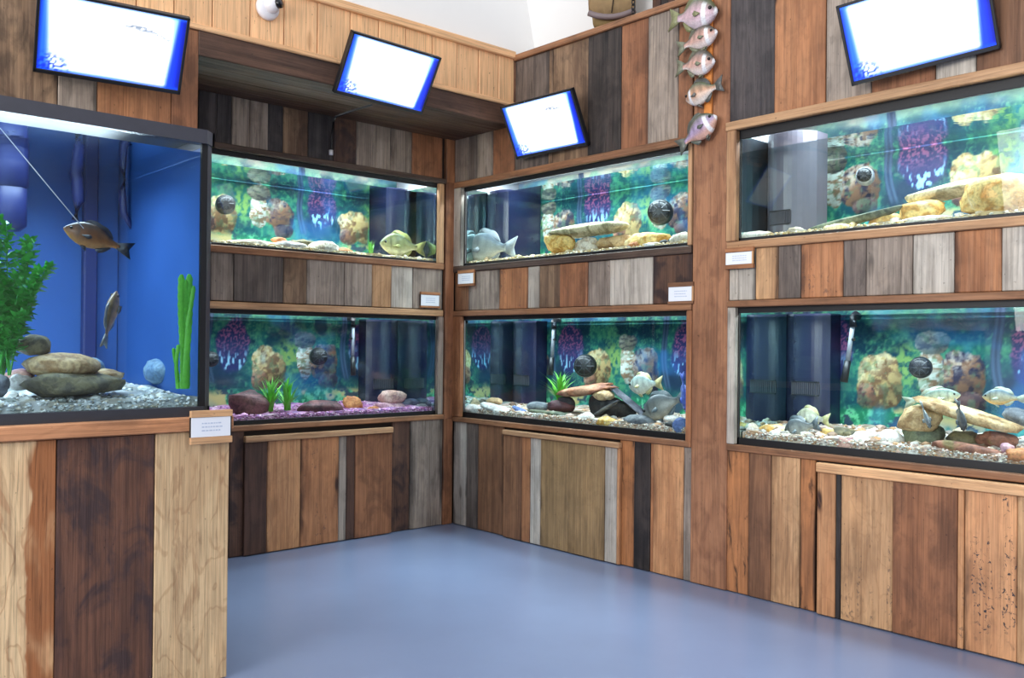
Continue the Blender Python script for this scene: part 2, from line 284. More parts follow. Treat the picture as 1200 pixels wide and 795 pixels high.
# frame boards round the tank openings
def rail(par, fr, pa, pb, y, z0, z1, st, d=-0.012): board('frame_rail', par, pix(fr, pa, y)[0], pix(fr, pb, y)[0], d, 0.02, z0, z1, st, True, bev=.004)
def stile(par, fr, pa, pb, y, z0, z1, st, d=-0.010): board('frame_stile', par, pix(fr, pa, y)[0], pix(fr, pb, y)[0], d, 0.02, z0, z1, st, bev=.004)
rail(wl, 'L', 200, 522, 210, 2.257, 2.29, 'drail'); rail(wl, 'L', 200, 519.5, 310, 1.688, 1.728, 'rail'); stile(wl, 'L', 513.5, 519.5, 270, 1.729, 2.256, 'lrail')
rail(wl, 'L', 200, 518.5, 366, 1.38, 1.42, 'lrail'); rail(wl, 'L', 200, 519, 490, 0.70, 0.732, 'rail'); stile(wl, 'L', 512.2, 518.5, 430, 0.733, 1.379, 'grey')
rail(wr, 'R', 532, 811, 200, 2.236, 2.275, 'rail'); rail(wr, 'R', 532, 811, 300, 1.673, 1.713, 'drail'); stile(wr, 'R', 532, 541.2, 270, 1.714, 2.235, 'lgrey'); stile(wr, 'R', 807, 811.4, 230, 1.714, 2.235, 'lrail')
rail(wr, 'R', 531, 811, 366, 1.382, 1.417, 'rail'); rail(wr, 'R', 531, 808.5, 505, 0.683, 0.715, 'rail'); stile(wr, 'R', 531.5, 540.5, 430, 0.716, 1.381, 'rust'); stile(wr, 'R', 804.8, 811, 430, 0.684, 1.381, 'rust')
rail(wr, 'R', 852, 1420, 150, 2.257, 2.30, 'lrail', -0.016); rail(wr, 'R', 853, 1420, 280, 1.672, 1.712, 'lrail', -0.014); stile(wr, 'R', 852.5, 864, 220, 1.713, 2.256, 'lrail', -0.014)
rail(wr, 'R', 853, 1420, 360, 1.391, 1.423, 'rail'); rail(wr, 'R', 852.5, 1420, 530, 0.69, 0.722, 'rail'); stile(wr, 'R', 853, 862, 430, 0.723, 1.39, 'lgrey')
# top ledge of the right wall
board('ledge_cap', wr, 0.59, 1.985, -0.018, 0.24, 2.955, 2.992, 'rail', True, bev=.005)
# header over the left tanks: pine boards, beam, soffit, end wall behind the big tank
wh = backing('wall_header', 'H', [(-4.6, -0.004, 2.60, 2.97, 0.02, 0.05), (-4.6, -2.03, 0.0, 2.62, 0.02, 0.05)])
row(wh, 'H', 100, [(160, 'pine'), (204, 'pine'), (249, 'pine'), (293, 'pine'), (333, 'pine'), (372, 'pine'), (410, 'pine'), (443.5, 'pine'), (475, 'pine'), (506.5, 'pine'), (535, 'pine'), (561, 'pine'), (584, 'pine'), (602, 'pine')], 5, 110, 2.70, 2.968, gap=.002)
u9 = pix('H', 602, 110)[0]; ul = pix('H', 232.5, 60)[0]
board('pine_bead', wh, -3.0, u9, -0.014, 0.02, 2.672, 2.70, 'pine', True, bev=.006); board('pine_cap', wh, -4.6, u9, -0.024, 0.07, 2.966, 3.012, 'pine', True, bev=.006)
board('beam_board', wh, ul-.0, u9, -0.004, 0.02, 2.552, 2.672, 'beam', True); 
for i in range(4): board('soffit_board', wh, ul, -0.006, 0.02+i*.1425+.001, 0.02+(i+1)*.1425-.001, 2.556, 2.575, 'beam', True)
row(wh, 'H', -330, [(-200, 'wtan'), (-80, 'rbrown'), (68, 'wtan'), (114, 'grey'), (201, 'rust'), (232.5, 'rbrown')], 70, 110, 0.004, 2.668)
row(wh, 'H', -330, [(-200, 'wtan'), (-80, 'rbrown'), (68, 'wtan'), (98, 'grey')], 0, 10, 2.672, 2.964)
box('reveal_board', wh, M['backing'], ul-0.02, ul, 0.021, 0.57, 0, 2.55)
wf = box('wall_far_unseen', None, M['paint'], 9.5, 9.6, -6.5, 0.3, 0, 4.33); tag(wf, kind='structure')  # unseen wall, added to dim reflections in the big tank's glass
# white upper walls beyond the header and the ledge
bm = bmesh.new()
def quad(bm, pts): bm.faces.new([bm.verts.new(p) for p in pts])
lean = 0.23
for (a, b2) in (((0.545, -6.5), (0.545, 0.25)),):
    q = [(a[0], a[1], 2.93), (b2[0], b2[1], 2.93), (b2[0]-lean*1.4, b2[1], 4.33), (a[0]-lean*1.4, a[1], 4.33)]
    quad(bm, q); quad(bm, [(x-.05, y, z) for x, y, z in q][::-1])
tag(link('wall_upper_left', mesh(bm, 'w'), None, M['paint']), kind='structure')
wu = box('wall_upper_right', None, M['paint'], -0.6, 4.4, 0.25, 0.3, 2.90, 4.4); tag(wu, kind='structure')
row(wu, 'R', 764, [(774, 'umber'), (783, 'black'), (790, 'dbrown'), (797, 'slate'), (812, 'dbrown'), (840, 'rbrown')], 5, 5, 2.97, 3.7, d=0.225)
bm = bmesh.new(); abox(bm, -1.5, 0.4, -6.5, 0.3, 4.33, 4.4); abox(bm, 5.6, 9.5, -6.5, 0.3, 4.33, 4.4)
ce = link('ceiling', mesh(bm, 'ceiling'), None, M['paint']); tag(ce, kind='structure')  # unseen ceiling, left open in the middle to brighten the upper walls
# ------------------------------------------------------------------ access panels under the tanks
def panel(label, fr, p0, items, y0, y1, z1, zr0, zr1, strail, d=-0.022):
    u0 = pix(fr, p0, y0, d)[0]; o = empty('access_panel', label, 'panel', fr, u0, d, 0.0, 'plank access panels below the tanks')
    pe = items[-1][0]; u = u0
    for it in items:
        u2 = pix(fr, it[0], y0+(y1-y0)*(it[0]-p0)/(pe-p0), d)[0]; j = random.uniform(-.0025, .0025)
        board('plank', o, u-u0+.001, u2-u0-.001, j, 0.019, 0.006, zr0, it[1], split=(it[2] if len(it) > 2 else None)); u = u2
    board('top_rail', o, 0, u-u0, -0.014, 0.019, zr0+.001, zr1, strail, True, bev=.004); return o
panel('left access panel of dark, orange and grey planks under the pink-gravel tank', 'L', 286, [(312.6, 'dbrown'), (352, 'orange'), (397, 'rust'), (406, 'grey'), (416, 'dbrown'), (459.5, 'rbrown')], 580, 560, .66, 0.636, 0.672, 'lrail')
panel('middle access panel of olive tan planks between two grey strips', 'R', 589.4, [(611, 'brown'), (621, 'rust'), (633, 'lgrey'), (666, 'olive'), (708, 'olive'), (722.5, 'lgrey'), (726, 'orange')], 580, 600, .64, 0.638, 0.67, 'lrail')
panel('right access panel of broad orange planks with black ink marks', 'R', 957, [(979, 'orange'), (985, 'black'), (1046, 'tan'), (1122, 'rbrown'), (1130, 'orange'), (1192, 'inked'), (1270, 'tan'), (1340, 'rust')], 620, 660, .66, 0.64, 0.684, 'bright')
# ------------------------------------------------------------------ printed backdrops
_tab = np.random.RandomState(3).rand(8, 128, 128)
def vn(x, y, s):
    xi = np.floor(x).astype(int); yi = np.floor(y).astype(int); fx = x-xi; fy = y-yi; fx = fx*fx*(3-2*fx); fy = fy*fy*(3-2*fy); t = _tab[s % 8]
    a = t[xi % 128, yi % 128]; b = t[(xi+1) % 128, yi % 128]; cc = t[xi % 128, (yi+1) % 128]; d = t[(xi+1) % 128, (yi+1) % 128]
    return (a*(1-fx)+b*fx)*(1-fy)+(cc*(1-fx)+d*fx)*fy
def fbm(x, y, s, o=4):
    r = 0; a = .5; n = 0
    for i in range(o): r = r+a*vn(x*2**i+17*i, y*2**i+9*i, s+i); n += a; a *= .55
    return r/n
def ss(a, b, x): t = np.clip((x-a)/(b-a), 0, 1); return t*t*(3-2*t)
def lin(rgb): v = np.asarray(rgb)/255.0; return np.where(v < .04045, v/12.92, ((v+.055)/1.055)**2.4)
PER = 0.95
def poster(u, z, tan0, h):
    """u,z metres (arrays); returns sRGB; the same print repeats every PER metres from the tan rock at tan0"""
    v = z/h; s = ((u-tan0)/PER) % 1.0
    A = lambda r, g, b: np.array([r, g, b], float)
    def mx(col, t, new): return col*(1-t[..., None])+new*t[..., None]
    n1 = fbm(u*9, z*11, 1); n2 = fbm(u*45, z*45, 2, 3); n3 = fbm(u*110, z*110, 3, 2); n4 = fbm(u*5+3, z*6, 4)
    col = np.broadcast_to(A(22, 66, 78), u.shape+(3,)).copy()
    col = mx(col, ss(.4, .62, n1), A(38, 98, 92)); col = mx(col, ss(.5, .68, n2*.6+n1*.4)*.9, A(70, 136, 104)); col = mx(col, ss(.55, .75, n3*.5+n4*.5)*.7, A(106, 162, 112))
    dk = ss(.52, .66, n4)*ss(.5, .62, 1-n1); col = mx(col, dk*.75, A(16, 44, 66))
    hill = np.exp(-((s-.15)/.09)**2-((v-.52)/.16)**2); col = mx(col, np.clip(hill*1.2*ss(.3, .6, n2), 0, 1), A(128, 154, 86))
    top = ss(.86, 1.0, v+.1*(n1-.5)); col = mx(col, top*.75, A(168, 196, 178)); col = mx(col, top*ss(.55, .7, n4)*.6, A(206, 180, 172))
    # dark hollow between the log and the red plant
    hol = np.exp(-((s-.68)/.13)**2-((v-.38)/.14)**2); col = mx(col, np.clip(hol*1.1, 0, .9), A(34, 46, 72))
    # log
    xc = .575+.10*np.clip(.75-v, 0, 1)**2+.012*np.sin(v*9); dl = np.abs(s-xc)*PER; lg = ss(.026, .018, dl+.008*(n2-.5))*ss(.25, .32, v)
    col = mx(col, lg, A(44, 58, 84)); col = mx(col, lg*ss(.012, .0, np.abs(dl-.012))*.5, A(96, 116, 140))
    # red plant with pale strands
    rp = ((s-.74)*PER/.115)**2+((v-.60)/.24)**2+.9*(n1-.5); pm = ss(1.1, .75, rp); col = mx(col, pm, A(46, 46, 92))
    col = mx(col, pm*ss(.53, .6, n3)*ss(.45, .7, v), A(158, 84, 122)); col = mx(col, pm*ss(.55, .63, fbm(u*70, z*24, 5, 2))*ss(.65, .45, v), A(150, 190, 216))
    def rock(sx, vz, rx, rv, base, dark, lite, seed, stripe=0):
        nonlocal col
        ds = ((s-sx+.5) % 1.0-.5)*PER; dv = v-vz; ang = fbm(u*14+seed*7, z*14, seed)
        r = (np.abs(ds)/rx)**2.4+(np.abs(dv)/rv)**2.4+1.2*(ang-.5); m = ss(1.08, .9, r); t = fbm(u*26+seed, z*(90 if stripe else 26), seed+2, 4)
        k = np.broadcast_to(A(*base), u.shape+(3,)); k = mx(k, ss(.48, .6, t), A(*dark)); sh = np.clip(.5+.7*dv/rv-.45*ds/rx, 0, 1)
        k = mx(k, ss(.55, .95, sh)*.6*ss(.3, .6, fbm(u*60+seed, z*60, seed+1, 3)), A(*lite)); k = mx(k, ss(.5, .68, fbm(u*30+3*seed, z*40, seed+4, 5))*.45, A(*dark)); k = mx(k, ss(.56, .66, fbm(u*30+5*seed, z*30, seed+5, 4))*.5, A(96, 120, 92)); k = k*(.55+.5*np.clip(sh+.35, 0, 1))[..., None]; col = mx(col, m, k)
    rock(.0, .40, .115, .20, (196, 158, 108), (120, 84, 60), (236, 214, 178), 1); rock(.93, .30, .05, .09, (150, 100, 80), (80, 56, 58), (200, 150, 130), 4)
    rock(.27, .47, .062, .17, (214, 208, 198), (150, 110, 86), (244, 240, 232), 2, 1); rock(.27, .66, .075, .075, (150, 136, 120), (84, 76, 80), (196, 188, 170), 6, 1)
    rock(.42, .45, .10, .17, (128, 88, 70), (52, 44, 62), (226, 204, 190), 3); rock(.45, .28, .07, .07, (88, 62, 64), (48, 40, 54), (120, 90, 90), 5)
    # ground: tufts, sand, pale stones
    g = ss(.24, .16, v+.12*(n1-.5)); gc = mx(np.broadcast_to(A(40, 116, 84), u.shape+(3,)), ss(.45, .65, n2), A(112, 190, 140)); gc = mx(gc, ss(.56, .64, n4), A(210, 178, 122)); gc = mx(gc, ss(.62, .68, fbm(u*16, z*20, 6)), A(60, 74, 90))
    col = mx(col, g, gc)
    bb = fbm(u*3, z*3, 7); col = mx(col, ss(.58, .72, bb)*.35, A(60, 130, 210))
    return col
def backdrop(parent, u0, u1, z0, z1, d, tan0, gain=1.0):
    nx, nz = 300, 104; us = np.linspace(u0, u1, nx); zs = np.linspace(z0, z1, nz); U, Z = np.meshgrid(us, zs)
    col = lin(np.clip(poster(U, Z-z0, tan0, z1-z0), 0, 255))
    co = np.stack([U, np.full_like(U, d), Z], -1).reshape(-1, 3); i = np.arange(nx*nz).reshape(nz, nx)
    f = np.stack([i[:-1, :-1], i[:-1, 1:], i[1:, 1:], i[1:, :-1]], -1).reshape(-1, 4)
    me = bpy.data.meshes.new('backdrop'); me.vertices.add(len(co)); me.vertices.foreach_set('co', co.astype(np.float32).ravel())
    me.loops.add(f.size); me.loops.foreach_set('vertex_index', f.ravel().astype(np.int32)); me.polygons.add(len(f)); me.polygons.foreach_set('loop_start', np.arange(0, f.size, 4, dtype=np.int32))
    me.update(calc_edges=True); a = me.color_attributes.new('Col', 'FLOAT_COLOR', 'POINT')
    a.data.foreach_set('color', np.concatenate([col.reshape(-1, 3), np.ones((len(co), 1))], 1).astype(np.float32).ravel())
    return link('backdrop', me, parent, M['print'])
# ------------------------------------------------------------------ wall aquaria
def setcol(me, cols):
    a = me.color_attributes.new('Col', 'FLOAT_COLOR', 'POINT'); a.data.foreach_set('color', np.asarray(cols, np.float32).ravel())
ICO = None
def gravel(fr, u0, u1, d0, d1, z, cols, label, n=1500, zb=None, big=0.0, rise=0.03):
    rnd = random.Random(hash(label) % 1000 if False else len(label)*7+n); bm = bmesh.new(); bmesh.ops.create_icosphere(bm, subdivisions=1, radius=1.0)
    iv = np.array([v.co[:] for v in bm.verts]); fi = np.array([[v.index for v in f.verts] for f in bm.faces]); bm.free()
    P, Fc, Cc = [], [], []
    # bed
    nx, ny = 60, 10; base = 0
    for j in range(ny):
        for i in range(nx):
            t = j/(ny-1); P.append((u0+(u1-u0)*i/(nx-1), d0+(d1-d0)*t, z+rise*t+.006*math.sin(i*.9+j)+.004*rnd.random())); k = rnd.choice(cols); Cc.append((*[v*.75 for v in lin(k)], 1))
    for j in range(ny-1):
        for i in range(nx-1): a = j*nx+i; Fc.append((a, a+1, a+nx+1)); Fc.append((a, a+nx+1, a+nx))
    # skirt down the front
    b0 = len(P)
    for i in range(nx): P.append((u0+(u1-u0)*i/(nx-1), d0, zb)); Cc.append((*lin(rnd.choice(cols)), 1))
    for i in range(nx-1): Fc.append((b0+i, b0+i+1, i+1)); Fc.append((b0+i, i+1, i))
    for q in range(int(n*1.5)):
        t = rnd.random()**1.7; uu = rnd.uniform(u0+.01, u1-.01); dd = d0+.008+(d1-d0-.02)*t; r = rnd.uniform(.004, .0085) if q % 3 else rnd.uniform(.004, .007)
        if q % 3 and rnd.random() < big: r = rnd.uniform(.012, .026)
        s = np.array([rnd.uniform(.8, 1.5), rnd.uniform(.8, 1.4), rnd.uniform(.5, .9)])*r; an = rnd.random()*6.28
        v = iv*s*(1+.16*np.sin(iv*5+q)); x = v[:, 0]*math.cos(an)-v[:, 1]*math.sin(an); y = v[:, 0]*math.sin(an)+v[:, 1]*math.cos(an)
        b = len(P); zz = z+rise*t+r*.25; k = lin(np.clip(np.array(rnd.choice(cols))*rnd.uniform(.8, 1.12), 0, 255))
        dd = max(dd, d0+r*1.5); zz = zz if q % 3 else zb+(z-zb)*rnd.random()
        if q % 3 == 0: dd = d0-.001
        P += [(uu+a, dd+b2, zz+e) for a, b2, e in zip(x, y, v[:, 2])]; Fc += [tuple(f+b) for f in fi]; Cc += [(*k, 1)]*len(iv)
    me = bpy.data.meshes.new('gravel'); ox = (u0+u1)/2; me.from_pydata([(p[0]-ox, p[1], p[2]-z) for p in P], [], Fc); setcol(me, Cc)
    o = link('gravel', me, None, M['gravel']); o.location = w3(fr, ox, 0, z); o.rotation_euler = (0, 0, FR[fr][2]); return tag(o, label, 'gravel', kind='stuff')
def aquarium(label, fr, u0, u1, zb0, zb1, zt0, zt1, D, tanpx, tanpy, endleft, lamp, wl_z, tint=(.82, .93, 1), lampd=.2):
    """zb0..zb1 bottom rim, zt0..zt1 top rim; endleft: which end shows the mirror-like end pane"""
    o = empty('aquarium', label, 'aquarium', fr, 0, 0, zb0, None); h = lambda z: z-zb0; f0 = .024
    bm = bmesh.new(); abox(bm, u0-.006, u1+.006, f0, f0+.012, h(zb0)-.012, h(zb1), .002); abox(bm, u0-.006, u0+.006, f0, D+.02, -.012, h(zb1)); abox(bm, u1-.006, u1+.006, f0, D+.02, -.012, h(zb1)); link('bottom_rim', mesh(bm, 'rim'), o, M['rimdark'])
    bm = bmesh.new(); abox(bm, u0-.006, u1+.006, f0, f0+.014, h(zt0), h(zt1)+.02, .002); link('top_rim', mesh(bm, 'rim'), o, M['rimdark'])
    box('front_pane', o, M['glass'], u0, u1, f0+.002, f0+.010, h(zb1)-.004, h(zt0)+.004)
    e0, e1 = (u0, u1) if endleft else (u1, u0)
    box('end_pane', o, M['endglass'], min(e0, e0+(.004 if endleft else -.004)), max(e0, e0+(.004 if endleft else -.004)), f0+.012, D, h(zb1)-.01, h(zt0)+.02)
    box('end_pane', o, M['endglass'], min(e1, e1+(-.004 if endleft else .004)), max(e1, e1+(-.004 if endleft else .004)), f0+.012, D, h(zb1)-.01, h(zt0)+.02)
    box('base_pane', o, M['hood'], u0, u1, f0+.012, D+.02, -.012, -.002)
    # water: the top reflects from below, the sides only tint
    bm = bmesh.new(); abox(bm, u0+.006, u1-.006, f0+.014, D-.004, h(zb1)-.008, h(wl_z)); me = mesh(bm, 'water'); me.materials.append(M['water_body']); me.materials.append(M['water_top'])
    for p in me.polygons: p.material_index = 1 if p.normal.z > .9 else 0
    link('water', me, o)
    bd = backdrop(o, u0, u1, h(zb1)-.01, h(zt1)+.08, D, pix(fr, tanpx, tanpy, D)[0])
    bm = bmesh.new(); abox(bm, u0, u1, f0+.014, D+.02, h(zt1)+.10, h(zt1)+.11); abox(bm, u0-.012, u0-.006, f0+.014, D+.02, -.01, h(zt1)+.1); abox(bm, u1+.006, u1+.012, f0+.014, D+.02, -.01, h(zt1)+.1)
    abox(bm, u0, u1, f0+.0145, f0+.018, h(zt1)+.021, h(zt1)+.10); abox(bm, u0, u1, D+.004, D+.02, -.01, h(zt1)+.1); link('hood', mesh(bm, 'hood'), o, M['hood'])  # unseen enclosure, added to keep outside light out of the tank
    l = bpy.data.lights.new('tank_lamp', 'AREA'); l.shape = 'RECTANGLE'; l.size = (u1-u0)*.92; l.size_y = .2; l.energy = lamp; l.color = tint
    lo = bpy.data.objects.new('tank_lamp', l); COL.objects.link(lo); lo.parent = o; lo.location = ((u0+u1)/2, lampd, h(zt1)+.09)
    return o
uL = lambda p, y: pix('L', p, y)[0]; uR = lambda p, y: pix('R', p, y)[0]
Lend = -0.12; Lst = -1.95; R0u, R1u = 0.088, 1.928; Q0u, Q1u = 2.217, 4.06
DU, DL = .50, .56
aquarium('upper tank on the left wall with a yellow-olive fish at its right end', 'L', Lst, Lend, 1.728, 1.745, 2.230, 2.257, DU, 415, 250, False, 30, 2.185)
aquarium('lower tank on the left wall with pink gravel and a bright green grass plant', 'L', Lst, Lend, .732, .757, 1.355, 1.38, DL, 315, 445, False, 15, 1.335)
aquarium('upper tank beside the corner with a silver fish and a flat stone bridge', 'R', R0u, R1u, 1.713, 1.733, 2.208, 2.236, DU, 735, 255, True, 34, 2.165)
aquarium('lower tank beside the corner with a stack of orange, grey and black rocks', 'R', R0u, R1u, .715, .748, 1.355, 1.382, DL, 700, 435, True, 20, 1.335)
aquarium('upper tank right of the wooden post with a big golden boulder', 'R', Q0u, Q1u, 1.712, 1.73, 2.214, 2.257, DU, 1145, 205, True, 30, 2.15)
aquarium('lower tank right of the wooden post with several fish round a slab of stone', 'R', Q0u, Q1u, .722, .755, 1.363, 1.391, DL, 1030, 455, True, 22, 1.345)
WHT = [(236, 226, 214), (214, 196, 170), (240, 236, 230), (206, 160, 120), (180, 168, 160), (232, 200, 186), (150, 120, 100)]
PNK = [(196, 130, 180), (220, 160, 200), (170, 96, 150), (236, 200, 220), (150, 110, 170), (130, 80, 110)]
GLD = [(240, 222, 190), (226, 190, 130), (248, 240, 226), (200, 170, 130), (236, 210, 160)]
gravel('L', Lst+.01, Lend-.008, .054, DU-.01, 1.757, GLD, 'cream gravel under the yellow-olive fish in the upper left tank', 900, 1.738, .03)
gravel('L', Lst+.01, Lend-.008, .054, DL-.01, .775, PNK, 'pink and purple gravel in the lower left tank', 2200, .745, .01)
gravel('R', R0u+.008, R1u-.01, .054, DU-.01, 1.745, GLD, 'cream pebble gravel under the stone bridge in the upper tank by the corner', 900, 1.726, .03)
gravel('R', R0u+.008, R1u-.01, .054, DL-.01, .772, WHT, 'pale pebble gravel under the stacked rocks in the lower tank by the corner', 2200, .738, .02)
gravel('R', Q0u+.008, Q1u-.01, .054, DU-.01, 1.742, GLD, 'cream gravel beside the grey filter column in the upper right tank', 900, 1.722, .04)
gravel('R', Q0u+.008, Q1u-.01, .054, DL-.01, .782, WHT, 'white and pinkish pebbles in the lower right tank', 2400, .745, .10)
# ------------------------------------------------------------------ rocks
RC = {'maroon': ((96, 56, 62), (62, 36, 42), (130, 84, 84)), 'orange': ((206, 138, 84), (168, 98, 58), (230, 180, 130)), 'pinktan': ((196, 150, 136), (150, 108, 110), (226, 190, 176)),
 'pink': ((214, 170, 176), (176, 126, 142), (236, 210, 210)), 'inky': ((48, 50, 74), (30, 32, 50), (70, 74, 96)), 'pale': ((226, 214, 196), (186, 166, 140), (246, 240, 228)), 'golden': ((238, 204, 128), (204, 150, 70), (252, 238, 196)),
 'slab': ((206, 192, 156), (150, 138, 104), (110, 112, 80)), 'grey': ((120, 124, 128), (86, 90, 98), (154, 156, 156)), 'dark': ((54, 52, 52), (34, 33, 36), (76, 74, 72)), 'rust': ((186, 120, 86), (140, 84, 60), (214, 164, 130)),
 'blue': ((110, 130, 176), (80, 98, 150), (140, 158, 196)), 'white': ((240, 234, 228), (206, 196, 190), (250, 248, 246)), 'green': ((112, 118, 92), (80, 86, 70), (150, 150, 120)), 'tan': ((200, 168, 122), (156, 120, 80), (226, 204, 166)),
 'driftwood': ((84, 84, 94), (50, 52, 62), (126, 124, 130)), 'redbrown': ((164, 108, 86), (120, 76, 62), (120, 120, 70)), 'olive': ((122, 112, 82), (84, 78, 62), (160, 146, 108)), 'ghost': ((120, 150, 172), (96, 126, 156), (150, 176, 190))}
def rock(label, fr, x0, y0, x1, y1, d, col, th=None, ang=0.0, blocky=0.0, rough=.22, name='rock', cat='rock', group=None, sub=3):
    """a stone whose outline fills the given pixel box at depth d; ang tilts it in the wall plane"""
    u0, z1 = pix(fr, x0, (y0+y1)/2, d)[0], pix(fr, (x0+x1)/2, y0, d)[1]; u1, z0 = pix(fr, x1, (y0+y1)/2, d)[0], pix(fr, (x0+x1)/2, y1, d)[1]
    a = abs(u1-u0)/2; hh = abs(z1-z0)/2; th = th if th else min(a, hh*1.6)
    if ang: ca, sa = abs(math.cos(ang)), abs(math.sin(ang)); det = ca*ca-sa*sa; a, hh = max((a*ca-hh*sa)/det, .02), max((hh*ca-a*sa)/det, .008)
    bm = bmesh.new(); bmesh.ops.create_icosphere(bm, subdivisions=sub, radius=1.0); sd = Vector((random.uniform(0, 50), random.uniform(0, 50), random.uniform(0, 50)))
    pls = [(Vector([random.gauss(0, 1) for _ in range(3)]).normalized(), random.uniform(.70, .95)) for _ in range(14)] if blocky > .05 else []
    for v in bm.verts:
        p = v.co.normalized()
        if blocky: q = Vector([math.copysign(abs(t)**(1-blocky), t) for t in p]); p = q*(1/ max(.8, (abs(q.x)**3+abs(q.y)**3+abs(q.z)**3)**(1/3)))
        for nn, of in pls:
            dt = p.dot(nn)
            if dt > of: p = p*(of/dt)
        n = mnoise.fractal(p*1.5+sd, 1.0, 2.0, 3)*(.5 if pls else 1); n2 = mnoise.noise(p*4+sd); p = p*(1+rough*n+rough*.5*n2); v.co = Vector((p.x*a, p.y*th, p.z*hh))
    for ax, ext in ((0, a), (2, hh)):
        lo_, hi_ = min(v.co[ax] for v in bm.verts), max(v.co[ax] for v in bm.verts)
        for v in bm.verts: v.co[ax] = (v.co[ax]-(lo_+hi_)/2)*2*ext/(hi_-lo_)
    if ang: bmesh.ops.rotate(bm, verts=bm.verts, cent=(0, 0, 0), matrix=Matrix.Rotation(-ang, 3, 'Y'))
    zmin = min(v.co.z for v in bm.verts)
    for v in bm.verts: v.co.z -= zmin
    o = link(name, mesh(bm, name, True), None, M['stone']); o.location = w3(fr, (u0+u1)/2, d, (z0+z1)/2+zmin); o.rotation_euler = (0, 0, FR[fr][2])
    o['ca'], o['cb'], o['cc'] = [c(*q) for q in RC[col]]; return tag(o, label, cat, group)
# lower left tank
rock('dark maroon angular rock left of the grass plant on pink gravel', 'L', 270, 457, 313, 491, .17, 'maroon', .07, 0, .35, .16)
rock('flat maroon slab lying right of the grass plant', 'L', 348, 469, 400, 488, .15, 'maroon', .08, 0, .1, .14)
rock('low brown stone at the foot of the grass plant', 'L', 318, 484, 352, 493, .11, 'maroon', .04)
rock('orange block of stone on pink gravel', 'L', 401, 463, 426, 482, .20, 'orange', .05, -.1, .45, .10)
rock('rounded pinkish tan rock on top of the pale pink rock', 'L', 443, 457, 475, 474, .19, 'pinktan', .06, 0, .2)
rock('pale pink rock under the pinkish tan rock', 'L', 438, 471, 472, 489, .16, 'pink', .06, 0, .15)
rock('small rusty red stone left of the pale pink rock', 'L', 430, 476, 446, 488, .12, 'orange', .03)
rock('little pink stone right of the pale pink rock', 'L', 470, 478, 486, 487, .11, 'pink', .03)
rock('blue-black stone on the right part of the pink gravel', 'L', 471, 467, 492, 480, .24, 'inky', .05)
rock('pale grey flat stone near the right end pane of the pink-gravel tank', 'L', 486, 473, 504, 482, .12, 'grey', .04)
rock('blue-black stone against the right end pane of the pink-gravel tank', 'L', 499, 469, 512, 482, .10, 'inky', .03)
# upper left tank
rock('long pale rock at the left of the upper left tank', 'L', 262, 281, 330, 294, .12, 'pale', .06); rock('orange stone on the long pale rock', 'L', 318, 278, 337, 286, .16, 'orange', .03)
rock('white stone in front of the dark flat stone', 'L', 318, 283, 362, 298, .09, 'white', .04); rock('dark flat stone in the middle of the upper left tank', 'L', 334, 280, 376, 293, .17, 'olive', .06)
rock('cream rock right of the dark flat stone', 'L', 361, 282, 398, 301, .11, 'pale', .06); rock('small tan stone beside the cream rock', 'L', 392, 290, 414, 302, .09, 'orange', .03)
# upper tank by the corner
rock('long beige slab bridging three support stones', 'R', 643, 261, 739, 277, .15, 'slab', .08, 0, .35, .10)
rock('golden wedge stone holding the left end of the slab', 'R', 640, 275, 673, 300, .15, 'golden', .06, 0, .2, .25); rock('pale stone under the middle of the slab', 'R', 674, 278, 703, 298, .19, 'pale', .05, 0, .3)
rock('tan stone under the right end of the slab', 'R', 702, 276, 739, 295, .17, 'tan', .06, 0, .3, .15); rock('golden rock right of the slab', 'R', 733, 272, 783, 293, .13, 'golden', .07)
rock('small orange stone in front of the golden rock', 'R', 736, 283, 753, 293, .08, 'orange', .03); rock('small dark stone right of the golden rock', 'R', 772, 281, 784, 289, .08, 'dark', .02)
rock('cream rock against the right end of the upper tank by the corner', 'R', 786, 272, 812, 288, .10, 'pale', .05); rock('white stone at the foot of the golden rock', 'R', 752, 284, 774, 291, .075, 'white', .03)
# lower tank by the corner
rock('big rusty orange rock lying on top of the stack', 'R', 655, 444, 721, 471, .20, 'rust', .09, .16, .1, .2); rock('black rock at the bottom of the stack', 'R', 692, 462, 742, 499, .22, 'dark', .07, 0, .3, .12)
rock('rounded dark grey stone leaning on the black rock', 'R', 694, 467, 726, 492, .14, 'grey', .04, .5, 0, .1); rock('tan stone wedged under the rusty rock', 'R', 696, 457, 719, 471, .17, 'tan', .04)
rock('dark grey driftwood plank sloping down to the right', 'R', 715, 458, 766, 489, .20, 'driftwood', .04, -.52, .2, .08, 'driftwood', 'driftwood')
rock('grey oval stone right of the black rock', 'R', 731, 486, 769, 503, .10, 'grey', .05, 0, 0, .1); rock('pale lilac stone left of the gold stone', 'R', 679, 483, 699, 500, .09, 'white', .04)
rock('gold stone in front of the black rock', 'R', 697, 488, 724, 501, .08, 'golden', .04); rock('blue stone at the right end of the lower tank by the corner', 'R', 789, 489, 807, 510, .08, 'blue', .04, 0, 0, .1)
rock('white stone beside the blue stone', 'R', 778, 486, 796, 498, .13, 'white', .03); rock('dark pebble between the white and the blue stone', 'R', 780, 494, 791, 504, .075, 'dark', .02)
rock('greenish pale stone at the left end of the lower tank by the corner', 'R', 544, 465, 562, 480, .12, 'slab', .04); rock('white stone heap at the left end pane', 'R', 540, 474, 568, 487, .075, 'white', .04)
rock('long whitish stone in front of the filter column', 'R', 562, 470, 605, 491, .10, 'white', .05, -.15); rock('tan stone lying on the long whitish stone', 'R', 570, 466, 588, 475, .13, 'tan', .03)
